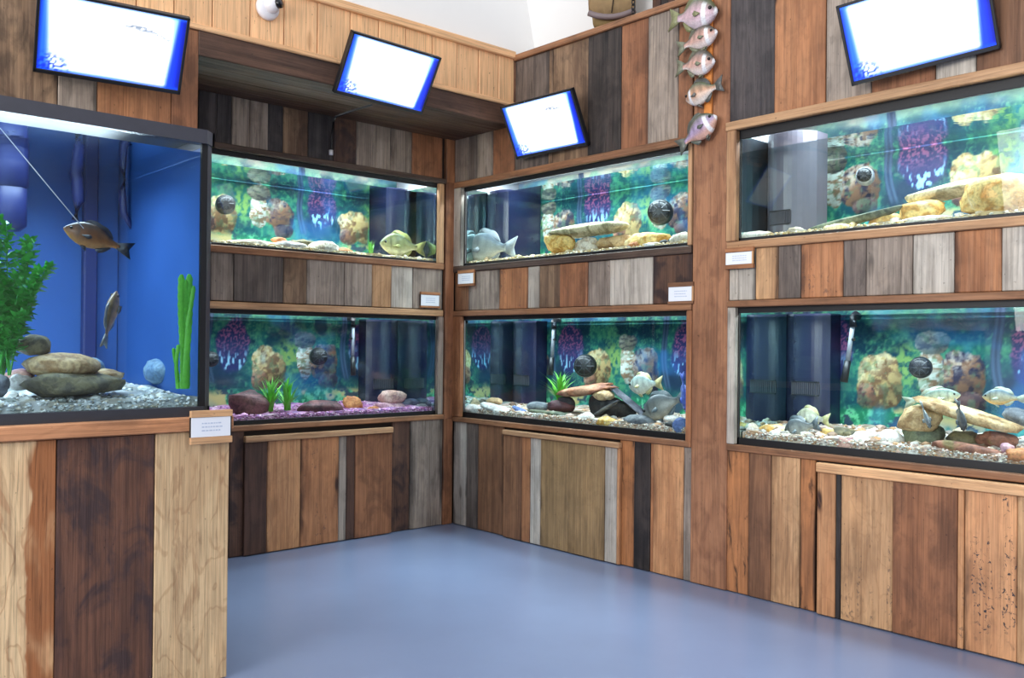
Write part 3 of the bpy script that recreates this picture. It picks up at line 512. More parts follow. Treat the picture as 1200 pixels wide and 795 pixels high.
rock('small white pebble in front of the long whitish stone', 'R', 576, 479, 591, 490, .065, 'white', .02); rock('dark blue stone right of the long whitish stone', 'R', 600, 474, 619, 488, .12, 'blue', .03, -.3)
rock('smooth grey oval stone at the foot of the filter column', 'R', 619, 471, 644, 484, .20, 'grey', .05, 0, 0, .06); rock('long grey-green stone below the grass plant', 'R', 620, 479, 680, 495, .12, 'green', .06, -.06, .1, .12)
rock('brown stone behind the long grey-green stone', 'R', 641, 469, 672, 484, .19, 'maroon', .05); rock('dark block under the left end of the rusty rock', 'R', 656, 464, 673, 483, .21, 'dark', .04, 0, .4, .08)
rock('salmon stone low at the front of the grey-green stone', 'R', 606, 486, 640, 496, .07, 'pinktan', .03)
# upper right tank
rock('big golden boulder at the right of the upper right tank', 'R', 1130, 205, 1228, 258, .14, 'golden', .12, 0, .25, .13); rock('pale slab resting against the golden boulder', 'R', 1062, 209, 1180, 238, .20, 'slab', .08, .09, .35, .08)
rock('golden block under the pale slab', 'R', 1054, 236, 1109, 264, .15, 'golden', .07, 0, .35, .12); rock('cream stone in front of the golden block', 'R', 1050, 253, 1115, 268, .08, 'pale', .04)
rock('gold flat stone half under the slate', 'R', 1020, 250, 1062, 270, .14, 'golden', .05); rock('thin grey slate sloping up to the right', 'R', 935, 243, 1060, 275, .10, 'green', .03, .16, .2, .06)
rock('small gold stone under the slate', 'R', 965, 262, 998, 276, .065, 'golden', .03); rock('cream pebble right of the grey column', 'R', 922, 266, 942, 277, .08, 'pale', .03)
rock('pale pebble pile left of the grey column', 'R', 862, 271, 905, 284, .07, 'pale', .03)
# lower right tank
rock('big beige slab tilted down to the right', 'R', 1066, 462, 1200, 508, .20, 'tan', .10, -.24, .35, .08); rock('beige block under the left end of the tilted slab', 'R', 1053, 475, 1108, 507, .20, 'tan', .08, 0, .3, .14)
rock('dark grey-green boulder under the beige block', 'R', 1060, 498, 1106, 524, .20, 'green', .07, 0, .1, .1); rock('long red-brown stone with a green end at the front', 'R', 1086, 516, 1178, 540, .10, 'redbrown', .06, -.04, .15, .1)
rock('dark brown rock under the right end of the tilted slab', 'R', 1145, 505, 1193, 530, .24, 'redbrown', .07, 0, .2); rock('pink stone right of the long red-brown stone', 'R', 1172, 519, 1189, 533, .09, 'pink', .03)
rock('orange tan stone at the right edge of the photo', 'R', 1175, 525, 1222, 545, .08, 'orange', .04); rock('grey stone leaning behind the tilted slab', 'R', 1172, 474, 1222, 505, .34, 'grey', .06, -.3)
rock('small brown stone between the beige block and the dark boulder', 'R', 1108, 505, 1150, 530, .26, 'olive', .05); rock('white striped stone at the front left of the dark boulder', 'R', 1055, 524, 1090, 538, .075, 'white', .03)
rock('pale yellow rock at the left end pane of the lower right tank', 'R', 864, 494, 890, 514, .14, 'pale', .05); rock('cream double rock in front of the dark column', 'R', 890, 497, 926, 514, .16, 'golden', .05)
rock('olive flat rock right of the dark column', 'R', 975, 501, 1005, 518, .22, 'olive', .06); rock('rusty stone among the white pebbles', 'R', 947, 512, 974, 526, .09, 'rust', .03)
rock('small golden stone behind the rusty stone', 'R', 962, 502, 980, 511, .19, 'golden', .03); rock('white block stone among the pebbles', 'R', 1000, 505, 1022, 522, .14, 'white', .04)
rock('pinkish white stone in front of the white block', 'R', 978, 512, 1006, 532, .08, 'pinktan', .04); rock('orange pebble right of the white block', 'R', 1018, 512, 1042, 526, .12, 'orange', .03); rock('white boulder left of the grey-green boulder', 'R', 1026, 503, 1060, 528, .15, 'white', .05)
# ------------------------------------------------------------------ fish
HP0 = [(0, .03), (.03, .20), (.08, .40), (.16, .66), (.26, .88), (.36, .99), (.46, 1.0), (.56, .93), (.66, .77), (.76, .54), (.85, .34), (.92, .25), (1.0, .27)]
HP = [(float(t), float(np.interp(t, [q[0] for q in HP0], [q[1] for q in HP0]))) for t in np.linspace(0, 1, 34)]
def fish(label, fr, head, tail, d, ratio, cols, yaw=0.0, roll=0.0, group=None, name='fish', cat='fish', th=.38, patch=False):
    """head, tail: pixels at the snout and the tail tip; cols: back, side, belly, fin"""
    hu, hz = pix(fr, head[0], head[1], d); tu, tz = pix(fr, tail[0], tail[1], d); Ltot = math.hypot(tu-hu, tz-hz)/max(.25, math.cos(yaw))
    left = tu > hu; ang = math.atan2(tz-hz, abs(tu-hu)); L = Ltot*.80; Hh = Ltot*ratio; bm = bmesh.new(); cl = []
    back, side, belly, fin = [np.array(lin(k)) for k in cols]; seg = 16; rings = []
    def V(p, k): cl.append((*k, 1)); return bm.verts.new(p)
    zc = lambda t: Hh*.04*math.sin(t*math.pi)
    for t, hp in HP:
        ring = []
        for k in range(seg):
            a = k*2*math.pi/seg; sy, sz = math.cos(a), math.sin(a); w = sz*.5+.5; spot = mnoise.noise(Vector((t*9, sz*4, Hh*50)))*.35
            kk = side*(1-max(0, min(1, (w-.55)/.3)))+back*max(0, min(1, (w-.55)/.3)); bq = max(0, min(1, (.36-w)/.25)); kk = kk*(1-bq)+belly*bq
            bars = 1-.22*max(0, math.sin(t*34))*(w > .35); kk = kk*bars*(1+spot)*(.62 if (.235 < t < .262 and .25 < w < .8) else 1)*(.7 if t < .02 else 1)
            if patch and ((.20 < t < .3 and w < .72) or t < .05): kk = np.array((.85, .84, .86))
            ring.append(V((-Ltot/2+t*L, sy*Hh*.5*hp*th*(1.25-.5*t if t > .15 else 1.3), zc(t)+sz*Hh*.5*hp), np.clip(kk, 0, 1)))
        rings.append(ring)
    for i in range(len(rings)-1):
        for k in range(seg): bm.faces.new((rings[i][k], rings[i][(k+1) % seg], rings[i+1][(k+1) % seg], rings[i+1][k]))
    bm.faces.new(rings[0]); bm.faces.new(rings[-1][::-1])
    def plate(pts, th_, k, yo=0.0, tiltx=0.0):
        A = [V((x, yo+th_+tiltx*i, z), k*(.75+.5*random.random())) for i, (x, z) in enumerate(pts)]; B = [V((x, yo-th_+tiltx*i, z), k*(.75+.5*random.random())) for i, (x, z) in enumerate(pts)]
        bm.faces.new(A); bm.faces.new(B[::-1]); n = len(pts)
        for i in range(n): bm.faces.new((A[i], B[i], B[(i+1) % n], A[(i+1) % n]))
    X = lambda t: -Ltot/2+t*L
    hi = lambda t: float(np.interp(t, [q[0] for q in HP], [q[1] for q in HP]))*Hh*.5
    T = .0018+Ltot*.004
    plate([(X(.95), hi(.95)*.9), (X(1.06), Hh*.22), (X(1.25), Hh*.36), (X(1.19), Hh*.1), (X(1.17), 0), (X(1.19), -Hh*.12), (X(1.24), -Hh*.36), (X(1.06), -Hh*.22), (X(.95), -hi(.95)*.9)], T, fin)
    ts = [.30, .36, .42, .48, .54, .60, .66, .72, .78, .84]; dh = [.02, .10, .13, .14, .13, .13, .17, .19, .15, .03]
    plate([(X(t), zc(t)+hi(t)*.9) for t in ts]+[(X(t)+.012*L, zc(t)+hi(t)+Hh*q) for t, q in list(zip(ts, dh))[::-1]], T, fin*.9)
    ts = [.60, .66, .72, .78, .84]; dh = [.06, .15, .17, .12, .03]
    plate([(X(t), zc(t)-hi(t)*.9) for t in ts]+[(X(t)+.02*L, zc(t)-hi(t)-Hh*q) for t, q in list(zip(ts, dh))[::-1]], T, fin)
    for s in (-1, 1):
        yo = s*Hh*.5*th*1.02; plate([(X(.30), -Hh*.05), (X(.44), Hh*.04), (X(.48), -Hh*.06), (X(.42), -Hh*.15), (X(.31), -Hh*.10)], T*.8, np.clip(fin*1.15, 0, 1), yo, s*.002)
        plate([(X(.34), -hi(.34)*.9), (X(.46), -Hh*.60), (X(.43), -hi(.43)*.85)], T*.8, fin, s*Hh*.06)
    # gill line and mouth read from the rings; flip for fish that face right
    if not left:
        for v in bm.verts: v.co.x *= -1
    bmesh.ops.recalc_face_normals(bm, faces=bm.faces); me = mesh(bm, name, True); setcol(me, cl)
    o = link(name, me, None, M['fish']); sgn = 1 if left else -1
    rot = Matrix.Rotation(FR[fr][2], 4, 'Z') @ Matrix.Rotation(-ang*sgn, 4, 'Y') @ Matrix.Rotation(yaw, 4, 'Z') @ Matrix.Rotation(roll, 4, 'X')
    o.matrix_world = Matrix.Translation(w3(fr, (hu+tu)/2, d, (hz+tz)/2)) @ rot
    for s in (-1, 1):
        b2 = bmesh.new(); bmesh.ops.create_uvsphere(b2, u_segments=10, v_segments=6, radius=Hh*.06); e = link('eye', mesh(b2, 'eye', True), o, M['eye'], (sgn*X(.11), s*Hh*.5*.52*th*1.3, Hh*.09))
    return tag(o, label, cat, group)
FC = {'yellow': ((130, 134, 84), (200, 196, 130), (240, 234, 190), (180, 178, 100)), 'silver': ((120, 132, 140), (186, 190, 186), (224, 222, 206), (170, 176, 180)), 'brown': ((66, 40, 26), (120, 70, 34), (176, 120, 60), (30, 32, 40)),
 'tan': ((120, 96, 64), (190, 132, 66), (226, 200, 150), (110, 110, 110)), 'grey': ((90, 96, 100), (126, 126, 120), (160, 150, 130), (100, 110, 116)), 'white': ((190, 190, 160), (236, 234, 216), (248, 246, 236), (210, 206, 150)),
 'sun': ((110, 130, 140), (196, 190, 156), (236, 190, 110), (180, 190, 170)), 'olivegrey': ((110, 130, 120), (170, 180, 160), (220, 220, 200), (150, 160, 140)), 'blue': ((80, 100, 190), (110, 130, 210), (160, 170, 220), (90, 110, 200)), 'pan': ((150, 170, 166), (200, 206, 196), (226, 222, 200), (190, 180, 130)),
 'm1': ((96, 100, 72), (206, 172, 182), (224, 206, 214), (132, 132, 92)), 'm2': ((96, 90, 80), (206, 160, 146), (234, 218, 212), (120, 122, 100)), 'm4': ((104, 110, 84), (196, 150, 120), (228, 216, 206), (96, 96, 92)), 'm5': ((100, 106, 88), (176, 156, 190), (216, 170, 150), (100, 104, 96))}
FG = None
fish('yellow-olive fish facing left at the right end of the upper left tank', 'L', (445, 285), (499, 292), .14, .40, FC['yellow'])
fish('silver fish facing left at the left end of the upper tank by the corner', 'R', (545, 292), (606, 290), .12, .38, FC['silver'])
fish('pale round fish facing left above the driftwood plank', 'R', (737, 453), (777, 449), .25, .46, FC['pan'])
fish('brownish grey fish facing left low by the driftwood plank', 'R', (757, 486), (803, 464), .13, .48, FC['grey'], yaw=.2)
fish('bluish fish swimming upright at the right end of the lower tank by the corner', 'R', (804, 484), (799, 436), .10, .34, FC['blue'], roll=.5)
fish('white fish facing left in front of the dark column', 'R', (932, 489), (973, 493), .17, .52, FC['white'])
fish('dark grey fish facing left below the white fish', 'R', (922, 508), (958, 497), .12, .60, FC['grey'], yaw=.3)
fish('olive grey long fish facing right above the tilted slab', 'R', (1126, 463), (1058, 472), .26, .30, FC['olivegrey'])
fish('orange-bellied fish facing left at the right edge of the lower right tank', 'R', (1151, 465), (1206, 468), .16, .38, FC['sun'])
fish('pale thin fish seen head-on in front of the beige block', 'R', (1088, 503), (1081, 470), .09, .42, FC['silver'], yaw=0.3, roll=1.0)
fish('grey fish seen head-on in front of the tilted slab', 'R', (1127, 506), (1124, 468), .09, .48, FC['grey'], yaw=0.3, roll=.8)
fish('brown fish with dark tail facing left in the big blue tank', 'T', (74, 267), (156, 295), .20, .36, FC['brown'])
fish('tan fish swimming head-up in the big blue tank', 'T', (137, 341), (121, 408), .30, .42, FC['tan'], roll=.9)
# carved fish mounted one above the other on the post
MG = 'carved fish mounted on the post'
slat = board('mounting_slat', None, 0, 0.045, 0, 0.016, 2.31, 3.0, 'pine'); ms = pix('R', 830, 90, -.02)[0]
slat['ca'] = c(222, 142, 70); slat['cb'] = c(190, 112, 52); slat.location = (ms, -0.017, (2.31+3.0)/2); tag(slat, 'narrow orange wooden slat behind the five mounted fish', 'slat')
for h, t, rr, cc_, lab in (((841, 13), (784, 24), .54, 'm1', 'topmost carved fish on the post, olive back and lilac side'), ((841, 37), (793, 58), .47, 'm2', 'second carved fish from the top on the post, white gill patch'), ((838, 72), (792, 80), .53, 'm2', 'middle carved fish of the five on the post, pink side and facing right'),
        ((804, 118), (848, 97), .52, 'm4', 'fourth carved fish down, the only one on the post facing left'), ((840, 136), (794, 174), .48, 'm5', 'lowest carved fish on the post, blue patch and head up')):
    fish(lab, 'R', h, t, -.055, rr, FC[cc_], name='carved_fish', cat='fish', th=.55, group=MG, patch=True)
# ------------------------------------------------------------------ pumps, columns, pipes
def pump(label, fr, px, py, rpx, d, Dd, ring='black'):
    u, z = pix(fr, px, py, d); r = rpx*.5*(pix(fr, px+1, py, d)[0]-pix(fr, px-1, py, d)[0]); o = empty('circulation_pump', label, 'pump', fr, u, d, z, 'round circulation pumps'); vv = CAM-w3(fr, u, d, z); o.rotation_euler = (0, 0, FR[fr][2]+.8*(math.atan2(vv.y, vv.x)+math.pi/2-FR[fr][2]))
    bm = bmesh.new(); lathe(bm, [(r*.5, -.05), (r*.86, -.046), (r*.95, -.03), (r, .0), (r*.95, .03), (r*.7, .05)], 'Y', 24); link('body', mesh(bm, 'body', True), o, M[ring])
    bm = bmesh.new(); lathe(bm, [(r*.30, -.062), (r*.62, -.058), (r*.8, -.049), (r*.78, -.044)], 'Y', 20); gd = link('guard', mesh(bm, 'g', True), o, M['black'])
    bm = bmesh.new()
    for k in range(8): a = k*math.pi/4; atube(bm, [(math.cos(a)*r*.25, -.064, math.sin(a)*r*.25), (math.cos(a)*r*.8, -.052, math.sin(a)*r*.8)], r*.05, 5)
    link('guard_ribs', mesh(bm, 'g'), gd, M['darkgrey'])
    box('magnet_mount', o, M['black'], -r*.45, r*.45, .05, .085, -r*.45, r*.45, .006); return o
pump('black round pump in front of the tan rock print, upper left tank', 'L', 264, 240, 11, .36, DU); pump('black round pump left of the filter column in the pink-gravel tank', 'L', 373, 418, 9.5, .42, DL)
pump('black round pump partly behind the corner of the big blue tank', 'L', 247, 421, 9, .42, DL); pump('black round pump at the right of the upper tank by the corner', 'R', 774, 249, 12, .34, DU)
pump('black round pump above the rusty rock', 'R', 686, 429, 10, .40, DL); pump('pump with a pale ring in the upper right tank', 'R', 1014, 207, 10, .36, DU, 'pipe'); pump('dark round pump above the tilted slab', 'R', 1079, 431, 13, .40, DL)
def column(label, fr, u0, u1, d0, d1, z0, z1, mat, gz, cv=.035):
    o = empty('filter_column', label, 'filter', fr, (u0+u1)/2, d0, z0, 'filter columns in the tanks'); w = (u1-u0)/2; H = z1-z0; bm = bmesh.new(); n = 14; prof = []
    for k in range(n+1):
        a = -1+2*k/n; prof.append((w*a, cv*(abs(a)**2.5)))
    prof += [(w, d1-d0), (-w, d1-d0)]
    lo = [bm.verts.new((x, y, 0)) for x, y in prof]; hiv = [bm.verts.new((x, y, H)) for x, y in prof]; m = len(prof)
    for i in range(m): bm.faces.new((lo[i], lo[(i+1) % m], hiv[(i+1) % m], hiv[i]))
    bm.faces.new(lo[::-1]); bm.faces.new(hiv); link('body', mesh(bm, 'col'), o, mat)
    gw = .62 if cv < .05 else .40
    gr = box('grille', o, M['black'], -w*gw, w*gw, .004+cv*.15, .02+cv*.3, gz-z0-.036, gz-z0+.036)
    for k in range(14):
        x = -w*gw+w*2*gw*k/13; link('grille_slat', SLAT, gr, None, (x, -.003+cv*abs(x/w)**2.5, gz-z0))
    box('grille_top', o, M['black'], -w*gw, w*gw, -.002, .02+cv*.2, gz-z0+.031, gz-z0+.036); box('grille_bottom', o, M['black'], -w*gw, w*gw, -.002, .02+cv*.2, gz-z0-.036, gz-z0-.031); return o
bm = bmesh.new(); abox(bm, -.0035, .0035, 0, .012, -.03, .03); SLAT = mesh(bm, 'slat'); SLAT.materials.append(M['rimgrey'])
a_, b_2 = pix('L', 431, 430, .44)[0], Lend-.006
column('dark filter column at the right end of the pink-gravel tank', 'L', a_, b_2, .43, DL-.004, .765, 1.36, M['column'], .92)
column('dark filter column at the right end of the upper left tank', 'L', pix('L', 456, 240, .26)[0], Lend-.03, .26, DU-.004, 1.755, 2.24, M['column'], 1.85)
column('dark blue filter column at the left end of the lower tank by the corner', 'R', R0u+.006, pix('R', 625, 430, .43)[0], .42, DL-.004, .76, 1.36, M['column'], .955)
column('dark filter column behind the silver fish', 'R', R0u+.012, pix('R', 598, 250, .22)[0], .17, DU-.004, 1.745, 2.22, M['column'], 1.84)
column('grey filter column with a slotted grille in the upper right tank', 'R', Q0u+.01, pix('R', 943, 220, .15)[0], .15, .36, 1.745, 2.25, M['gcolumn'], 1.83, .11)
column('dark slate filter column at the left end of the lower right tank', 'R', Q0u+.006, pix('R', 970, 430, .43)[0], .42, DL-.004, .77, 1.37, M['column'], .99)
def rpipe(label, fr, top, bot, d, r=.011):
    u, z = pix(fr, *top, d); u2, z2 = pix(fr, *bot, d); o = empty('return_pipe', label, 'pipe', fr, u, d, z, 'return pipes in the lower tanks')
    tube('tube', o, M['pipe'], [(0, 0, 0), ((u2-u)*.65, 0, (z2-z)*.65)], r); tube('nozzle', o, M['black'], [((u2-u)*.65, 0, (z2-z)*.65), (u2-u, -.01, z2-z)], [r*1.4, r*1.7])
    tube('elbow', o, M['black'], [(.0, .05, .02), (0, .02, .03), (0, 0, .02), (0, 0, -.03)], r*1.7); tube('clip', o, M['black'], [((u2-u)*.3-.02, 0, (z2-z)*.3), ((u2-u)*.3+.02, 0, (z2-z)*.3)], r*.8); return o
rpipe('jointed return pipe left of the dark column in the pink-gravel tank', 'L', (414, 378), (413, 440), .38); rpipe('jointed return pipe right of the dark blue column in the lower tank by the corner', 'R', (649, 380), (646, 440), .38); rpipe('jointed return pipe right of the dark column in the lower right tank', 'R', (1000, 376), (990, 448), .38)
rpipe('thin upright pipe behind the tail of the silver fish', 'R', (601, 232), (594, 282), .30, .008)
# ------------------------------------------------------------------ plants
def blade(L, w, bend, seg=6, thick=.0012, curl=.3):
    bm = bmesh.new(); rr = []
    for i in range(seg+1):
        t = i/seg; ww = w*(math.sin(min(1, .25+t*.9)*math.pi)**.7)*.5 if i < seg else .0006; x = bend*t*t; z = L*(t-.18*abs(bend/L)*t*t)
        rr.append([bm.verts.new((x, -ww, z)), bm.verts.new((x+thick, 0, z-.0015)), bm.verts.new((x, ww, z))])
    for i in range(seg):
        for k in range(2): bm.faces.new((rr[i][k], rr[i][k+1], rr[i+1][k+1], rr[i+1][k]))
    return mesh(bm, 'leaf', True)
BL = [blade(1.0, .10, b) for b in (.15, .4, .7, .9)]
for m_ in BL: m_.materials.append(M['leaf'])
def grass(label, fr, x0, y0, x1, y1, d, n, fans=1):
    ub, zb = pix(fr, (x0+x1)/2, y1, d); h = pix(fr, (x0+x1)/2, y0, d)[1]-zb; w = pix(fr, x1, y1, d)[0]-pix(fr, x0, y1, d)[0]; o = empty('grass_plant', label, 'plant', fr, ub, d, zb, 'green grass plants in the tanks')
    for i in range(n):
        f = i % fans; bx = (f-(fans-1)/2)*w*.42; s = h*random.uniform(.7, 1.2)*(1 if f == 0 else .85); l = link('leaf', random.choice(BL), o, None, (bx+random.uniform(-.012, .012), random.uniform(-.012, .012), 0 if i % 3 == 0 else h*random.uniform(.1, .5)))
        s = s if i % 3 == 0 else s*.55; l.scale = (s*random.uniform(.5, 1.15), s*random.uniform(.55, .85), s*random.uniform(.75, 1)); l.rotation_euler = (0, 0, random.uniform(0, 6.28))
    return o
grass('bright green grass plant between the maroon rocks on pink gravel', 'L', 303, 432, 351, 486, .19, 130, 2); grass('small green grass plant left of the yellow-olive fish', 'L', 422, 277, 446, 301, .11, 30); grass('bright green grass plant left of the rusty orange rock', 'R', 642, 429, 670, 476, .22, 90)
# ------------------------------------------------------------------ big blue tank and its stand
TU = pix('T', 271.5, 487)[0]; TP = pix('T', 267.8, 600)[0]; ZS = .936
stand = empty('tank_stand', 'tall plank stand with a broad dark plank carrying the big blue tank', 'stand', 'T', TP, 0, 0); X0 = -2.2
def trow(items, y):
    u = X0
    for it in items:
        u2 = pix('T', it[0], y)[0]-TP; board('plank', stand, u+.001, u2-.001, random.uniform(-.002, .002), .02, .004, ZS-.05, it[1], split=it[2] if len(it) > 2 else None); u = u2
trow([(-300, 'rust'), (-130, 'tan'), (-42, 'umber')], 610)
uA, uB = pix('T', -42, 610)[0]-TP, pix('T', 65.5, 610)[0]-TP; board('plank', stand, uA+.001, uB-.001, 0, .02, .004, ZS-.05, 'pale', split=.055); stand.children[-1]['cb'] = c(158, 100, 60)
uC = pix('T', 181, 610)[0]-TP; bq = board('plank', stand, uB+.001, uC-.001, .001, .02, .004, ZS-.05, 'umber'); bq['ca'] = c(112, 76, 58); bq['cb'] = c(74, 50, 42); bq['cc'] = c(58, 46, 48)
board('plank', stand, uC+.001, 0, -.001, .02, .004, ZS-.05, 'pale')
board('top_board', stand, X0, TU-TP, -.02, 1.08, ZS-.048, ZS, 'orange', True, bev=.004); stand.children[-1]['ca'] = c(206, 146, 104)
box('side_panel', stand, M['backing'], -.02, -.002, .02, 1.06, .004, ZS-.05); box('side_panel', stand, M['backing'], X0, X0+.018, .02, 1.06, .004, ZS-.05); box('back_panel', stand, M['backing'], X0+.02, -.02, 1.04, 1.06, .004, ZS-.05)
d0 = .03; ue = pix('T', 250, 300, d0)[0]; um = pix('T', 242.5, 300, d0)[0]; uz = pix('T', 235.5, 300, d0)[0]; BX0 = um-2.1; ZT = 1.945; DB = .95; ch = ue-um
tk = empty('aquarium', 'big blue tank in the left foreground on its plank stand', 'aquarium', 'T', 0, 0, ZS); hT = ZT-ZS
def octo(bm, u0, u1, y0, y1, z0, z1, k):
    p = [(u0, y0), (u1-k, y0), (u1, y0+k), (u1, y1), (u0, y1)]; lo = [bm.verts.new((x, y, z0)) for x, y in p]; hi2 = [bm.verts.new((x, y, z1)) for x, y in p]
    for i in range(5): bm.faces.new((lo[i], lo[(i+1) % 5], hi2[(i+1) % 5], hi2[i]))
    bm.faces.new(lo[::-1]); bm.faces.new(hi2)
urim = pix('T', 256.5, 155, d0-.015)[0]; kr = urim-pix('T', 243, 155, d0-.015)[0]
bm = bmesh.new(); octo(bm, BX0, urim, d0-.015, d0+.02, hT-.048, hT, kr*.98); abox(bm, BX0, urim, DB-.03, DB+.01, hT-.048, hT); abox(bm, urim-.03, urim, d0+.02, DB-.03, hT-.048, hT); link('top_rim', mesh(bm, 'rim'), tk, M['rimgrey'])
bm = bmesh.new(); octo(bm, BX0, pix('T', 249.5, 470, d0-.008)[0], d0-.008, d0+.02, 0, .034, .035); abox(bm, BX0, ue, DB-.02, DB+.01, 0, .034); abox(bm, ue-.02, ue, d0+.02, DB-.02, 0, .034); link('bottom_rim', mesh(bm, 'rim'), tk, M['darkgrey'])
bm = bmesh.new(); p = [(um, d0), (ue, d0+ch), (ue-.012, d0+ch+.008), (um-.004, d0+.014)]; lo = [bm.verts.new((x, y, .034)) for x, y in p]; h2 = [bm.verts.new((x, y, hT-.048)) for x, y in p]
for i in range(4): bm.faces.new((lo[i], lo[(i+1) % 4], h2[(i+1) % 4], h2[i]))
link('corner_trim', mesh(bm, 'trim'), tk, M['rimgrey']); box('seal_strip', tk, M['rimdark'], uz, um-.001, d0+.001, d0+.016, .034, hT-.048)
box('front_pane', tk, M['glass'], BX0, uz, d0+.002, d0+.014, .03, hT-.044); box('end_pane', tk, M['blueback'], um+.004, um+.010, d0+.03, DB, .034, hT-.048)
box('back_pane', tk, M['blueback'], BX0, um, DB-.012, DB, .03, hT-.044); box('end_pane', tk, M['blueback'], BX0, BX0+.012, d0+.016, DB-.012, .03, hT-.044); box('base_pane', tk, M['hood'], BX0+.012, um, d0+.016, DB-.012, .004, .012)
bm = bmesh.new(); abox(bm, BX0+.014, um+.002, d0+.018, DB-.014, .014, hT-.075); me = mesh(bm, 'water'); me.materials.append(glass('blue_water', (.80, .92, .995), 0.0, 12.0)); me.materials.append(M['water_top'])
for p in me.polygons: p.material_index = 1 if p.normal.z > .9 else 0
link('water', me, tk)
box('hood', tk, M['darkgrey'], BX0, urim-.03, d0+.02, DB-.03, hT-.012, hT-.002); bm = bmesh.new()
l = bpy.data.lights.new('tank_lamp', 'AREA'); l.shape = 'RECTANGLE'; l.size = 1.8; l.size_y = .5; l.energy = 38; l.color = (.74, .88, 1.0)
lo_ = bpy.data.objects.new('tank_lamp', l); COL.objects.link(lo_); lo_.parent = tk; lo_.location = ((BX0+um)/2, .45, hT-.016)
gravel('T', BX0+.016, um-.004, d0+.034, DB-.016, ZS+.062, [(226, 226, 220), (200, 206, 206), (240, 240, 236), (150, 156, 150), (190, 180, 160)], 'white gravel on the floor of the big blue tank', 2600, ZS+.014, .03, .03)
rock('big beige river stone in the middle of the stack in the big blue tank', 'T', 25, 412, 119, 445, .22, 'tan', .12, -.03, 0, .10); rock('broad dark grey stone at the bottom of the stack', 'T', 22, 434, 147, 466, .18, 'olive', .14, 0, .1, .10)
rock('dark brown stone on top of the stack beside the fern', 'T', 17, 392, 58, 417, .26, 'olive', .06, 0, .1, .12); rock('grey stone behind the big beige river stone', 'T', 86, 419, 122, 441, .34, 'ghost', .06)
rock('tan flat stone at the right end of the stack', 'T', 88, 432, 146, 452, .28, 'tan', .07); rock('pinkish stone left of the stack', 'T', 2, 432, 40, 452, .30, 'pinktan', .06); rock('white stone under the pinkish stone', 'T', 8, 438, 38, 458, .24, 'white', .05)
rock('dark grey stone cut by the left edge of the photo', 'T', -16, 438, 11, 466, .14, 'grey', .06); rock('bluish grey rounded stone on white gravel by the ribbon plant', 'T', 170, 419, 214, 452, .50, 'ghost', .10, 0, 0, .08)
# fern plant
ub, zb = pix('T', 2, 440, .2); fern = empty('fern_plant', 'tall bushy light green fern at the left edge of the big blue tank', 'plant', 'T', ub, .2, zb); Lv = []; Lf = []
bm = bmesh.new(); b3 = bmesh.new()
for (sx, sy) in ((-22, 250), (-8, 262), (12, 262), (25, 285), (38, 288), (52, 318), (64, 312), (-18, 330), (6, 330), (30, 340), (20, 372), (44, 360), (10, 390)):
    uu, zz = pix('T', sx, sy, .2+random.uniform(-.08, .1)); q0 = Vector((random.uniform(-.02, .02), random.uniform(-.02, .02), .0)); q1 = Vector((uu-ub, random.uniform(-.1, .1), zz-zb)); pts = [q0.lerp(q1, t)+Vector((0, 0, .04*math.sin(t*3))) for t in (0, .3, .6, 1)]
    atube(b3, pts, [.004, .003, .0025, .001], 5)
    for k in range(170):
        t = .18+.82*random.random(); p0 = q0.lerp(q1, t)+Vector((0, 0, .04*math.sin(t*3))); dr = Vector((random.uniform(-1, 1), random.uniform(-1, 1), random.uniform(-.3, .9))).normalized(); ln = random.uniform(.026, .055)*(1.1-.4*t); sd = dr.cross(Vector((.3, .5, 1))).normalized()*.0085
        vs = [bm.verts.new(p) for p in (p0, p0+dr*ln*.5+sd, p0+dr*ln, p0+dr*ln*.5-sd)]; bm.faces.new(vs)
tag(link('foliage', mesh(bm, 'foliage'), fern, M['fern']), kind='stuff'); link('stems', mesh(b3, 'stems'), fern, M['fern'])
# ribbon plant
ub, zb = pix('T', 217, 456, .10); rp = empty('ribbon_plant', 'bright green ribbon plant at the right end of the big blue tank', 'plant', 'T', ub, .10, zb); random.seed(5)
for (tx, ty, bx, w) in ((214, 322, 215, .026), (224, 321, 219, .026), (220, 328, 221, .022), (228, 335, 217, .018), (209, 404, 209, .016), (207, 408, 211, .014)):
    u1, z1 = pix('T', tx, ty, .10); u2, _ = pix('T', bx, 456, .10); bm = bmesh.new(); rr = []; n = 26; yo = random.uniform(-.015, .02)
    for i in range(n+1):
        t = i/n; x = (u2-ub)*(1-t)+(u1-ub)*t+.006*math.sin(t*5+tx); ww = w*.5*(1 if i % 2 else .82)*(1 if i < n else .5); z = (z1-zb)*t; y = yo+.01*math.sin(t*4+tx)
        rr.append([bm.verts.new((x-ww, y, z)), bm.verts.new((x, y-.004, z)), bm.verts.new((x+ww, y, z))])
    for i in range(n):
        for k in range(2): bm.faces.new((rr[i][k], rr[i][k+1], rr[i+1][k+1], rr[i+1][k]))
    link('leaf', mesh(bm, 'leaf', True), rp, M['leaf'])
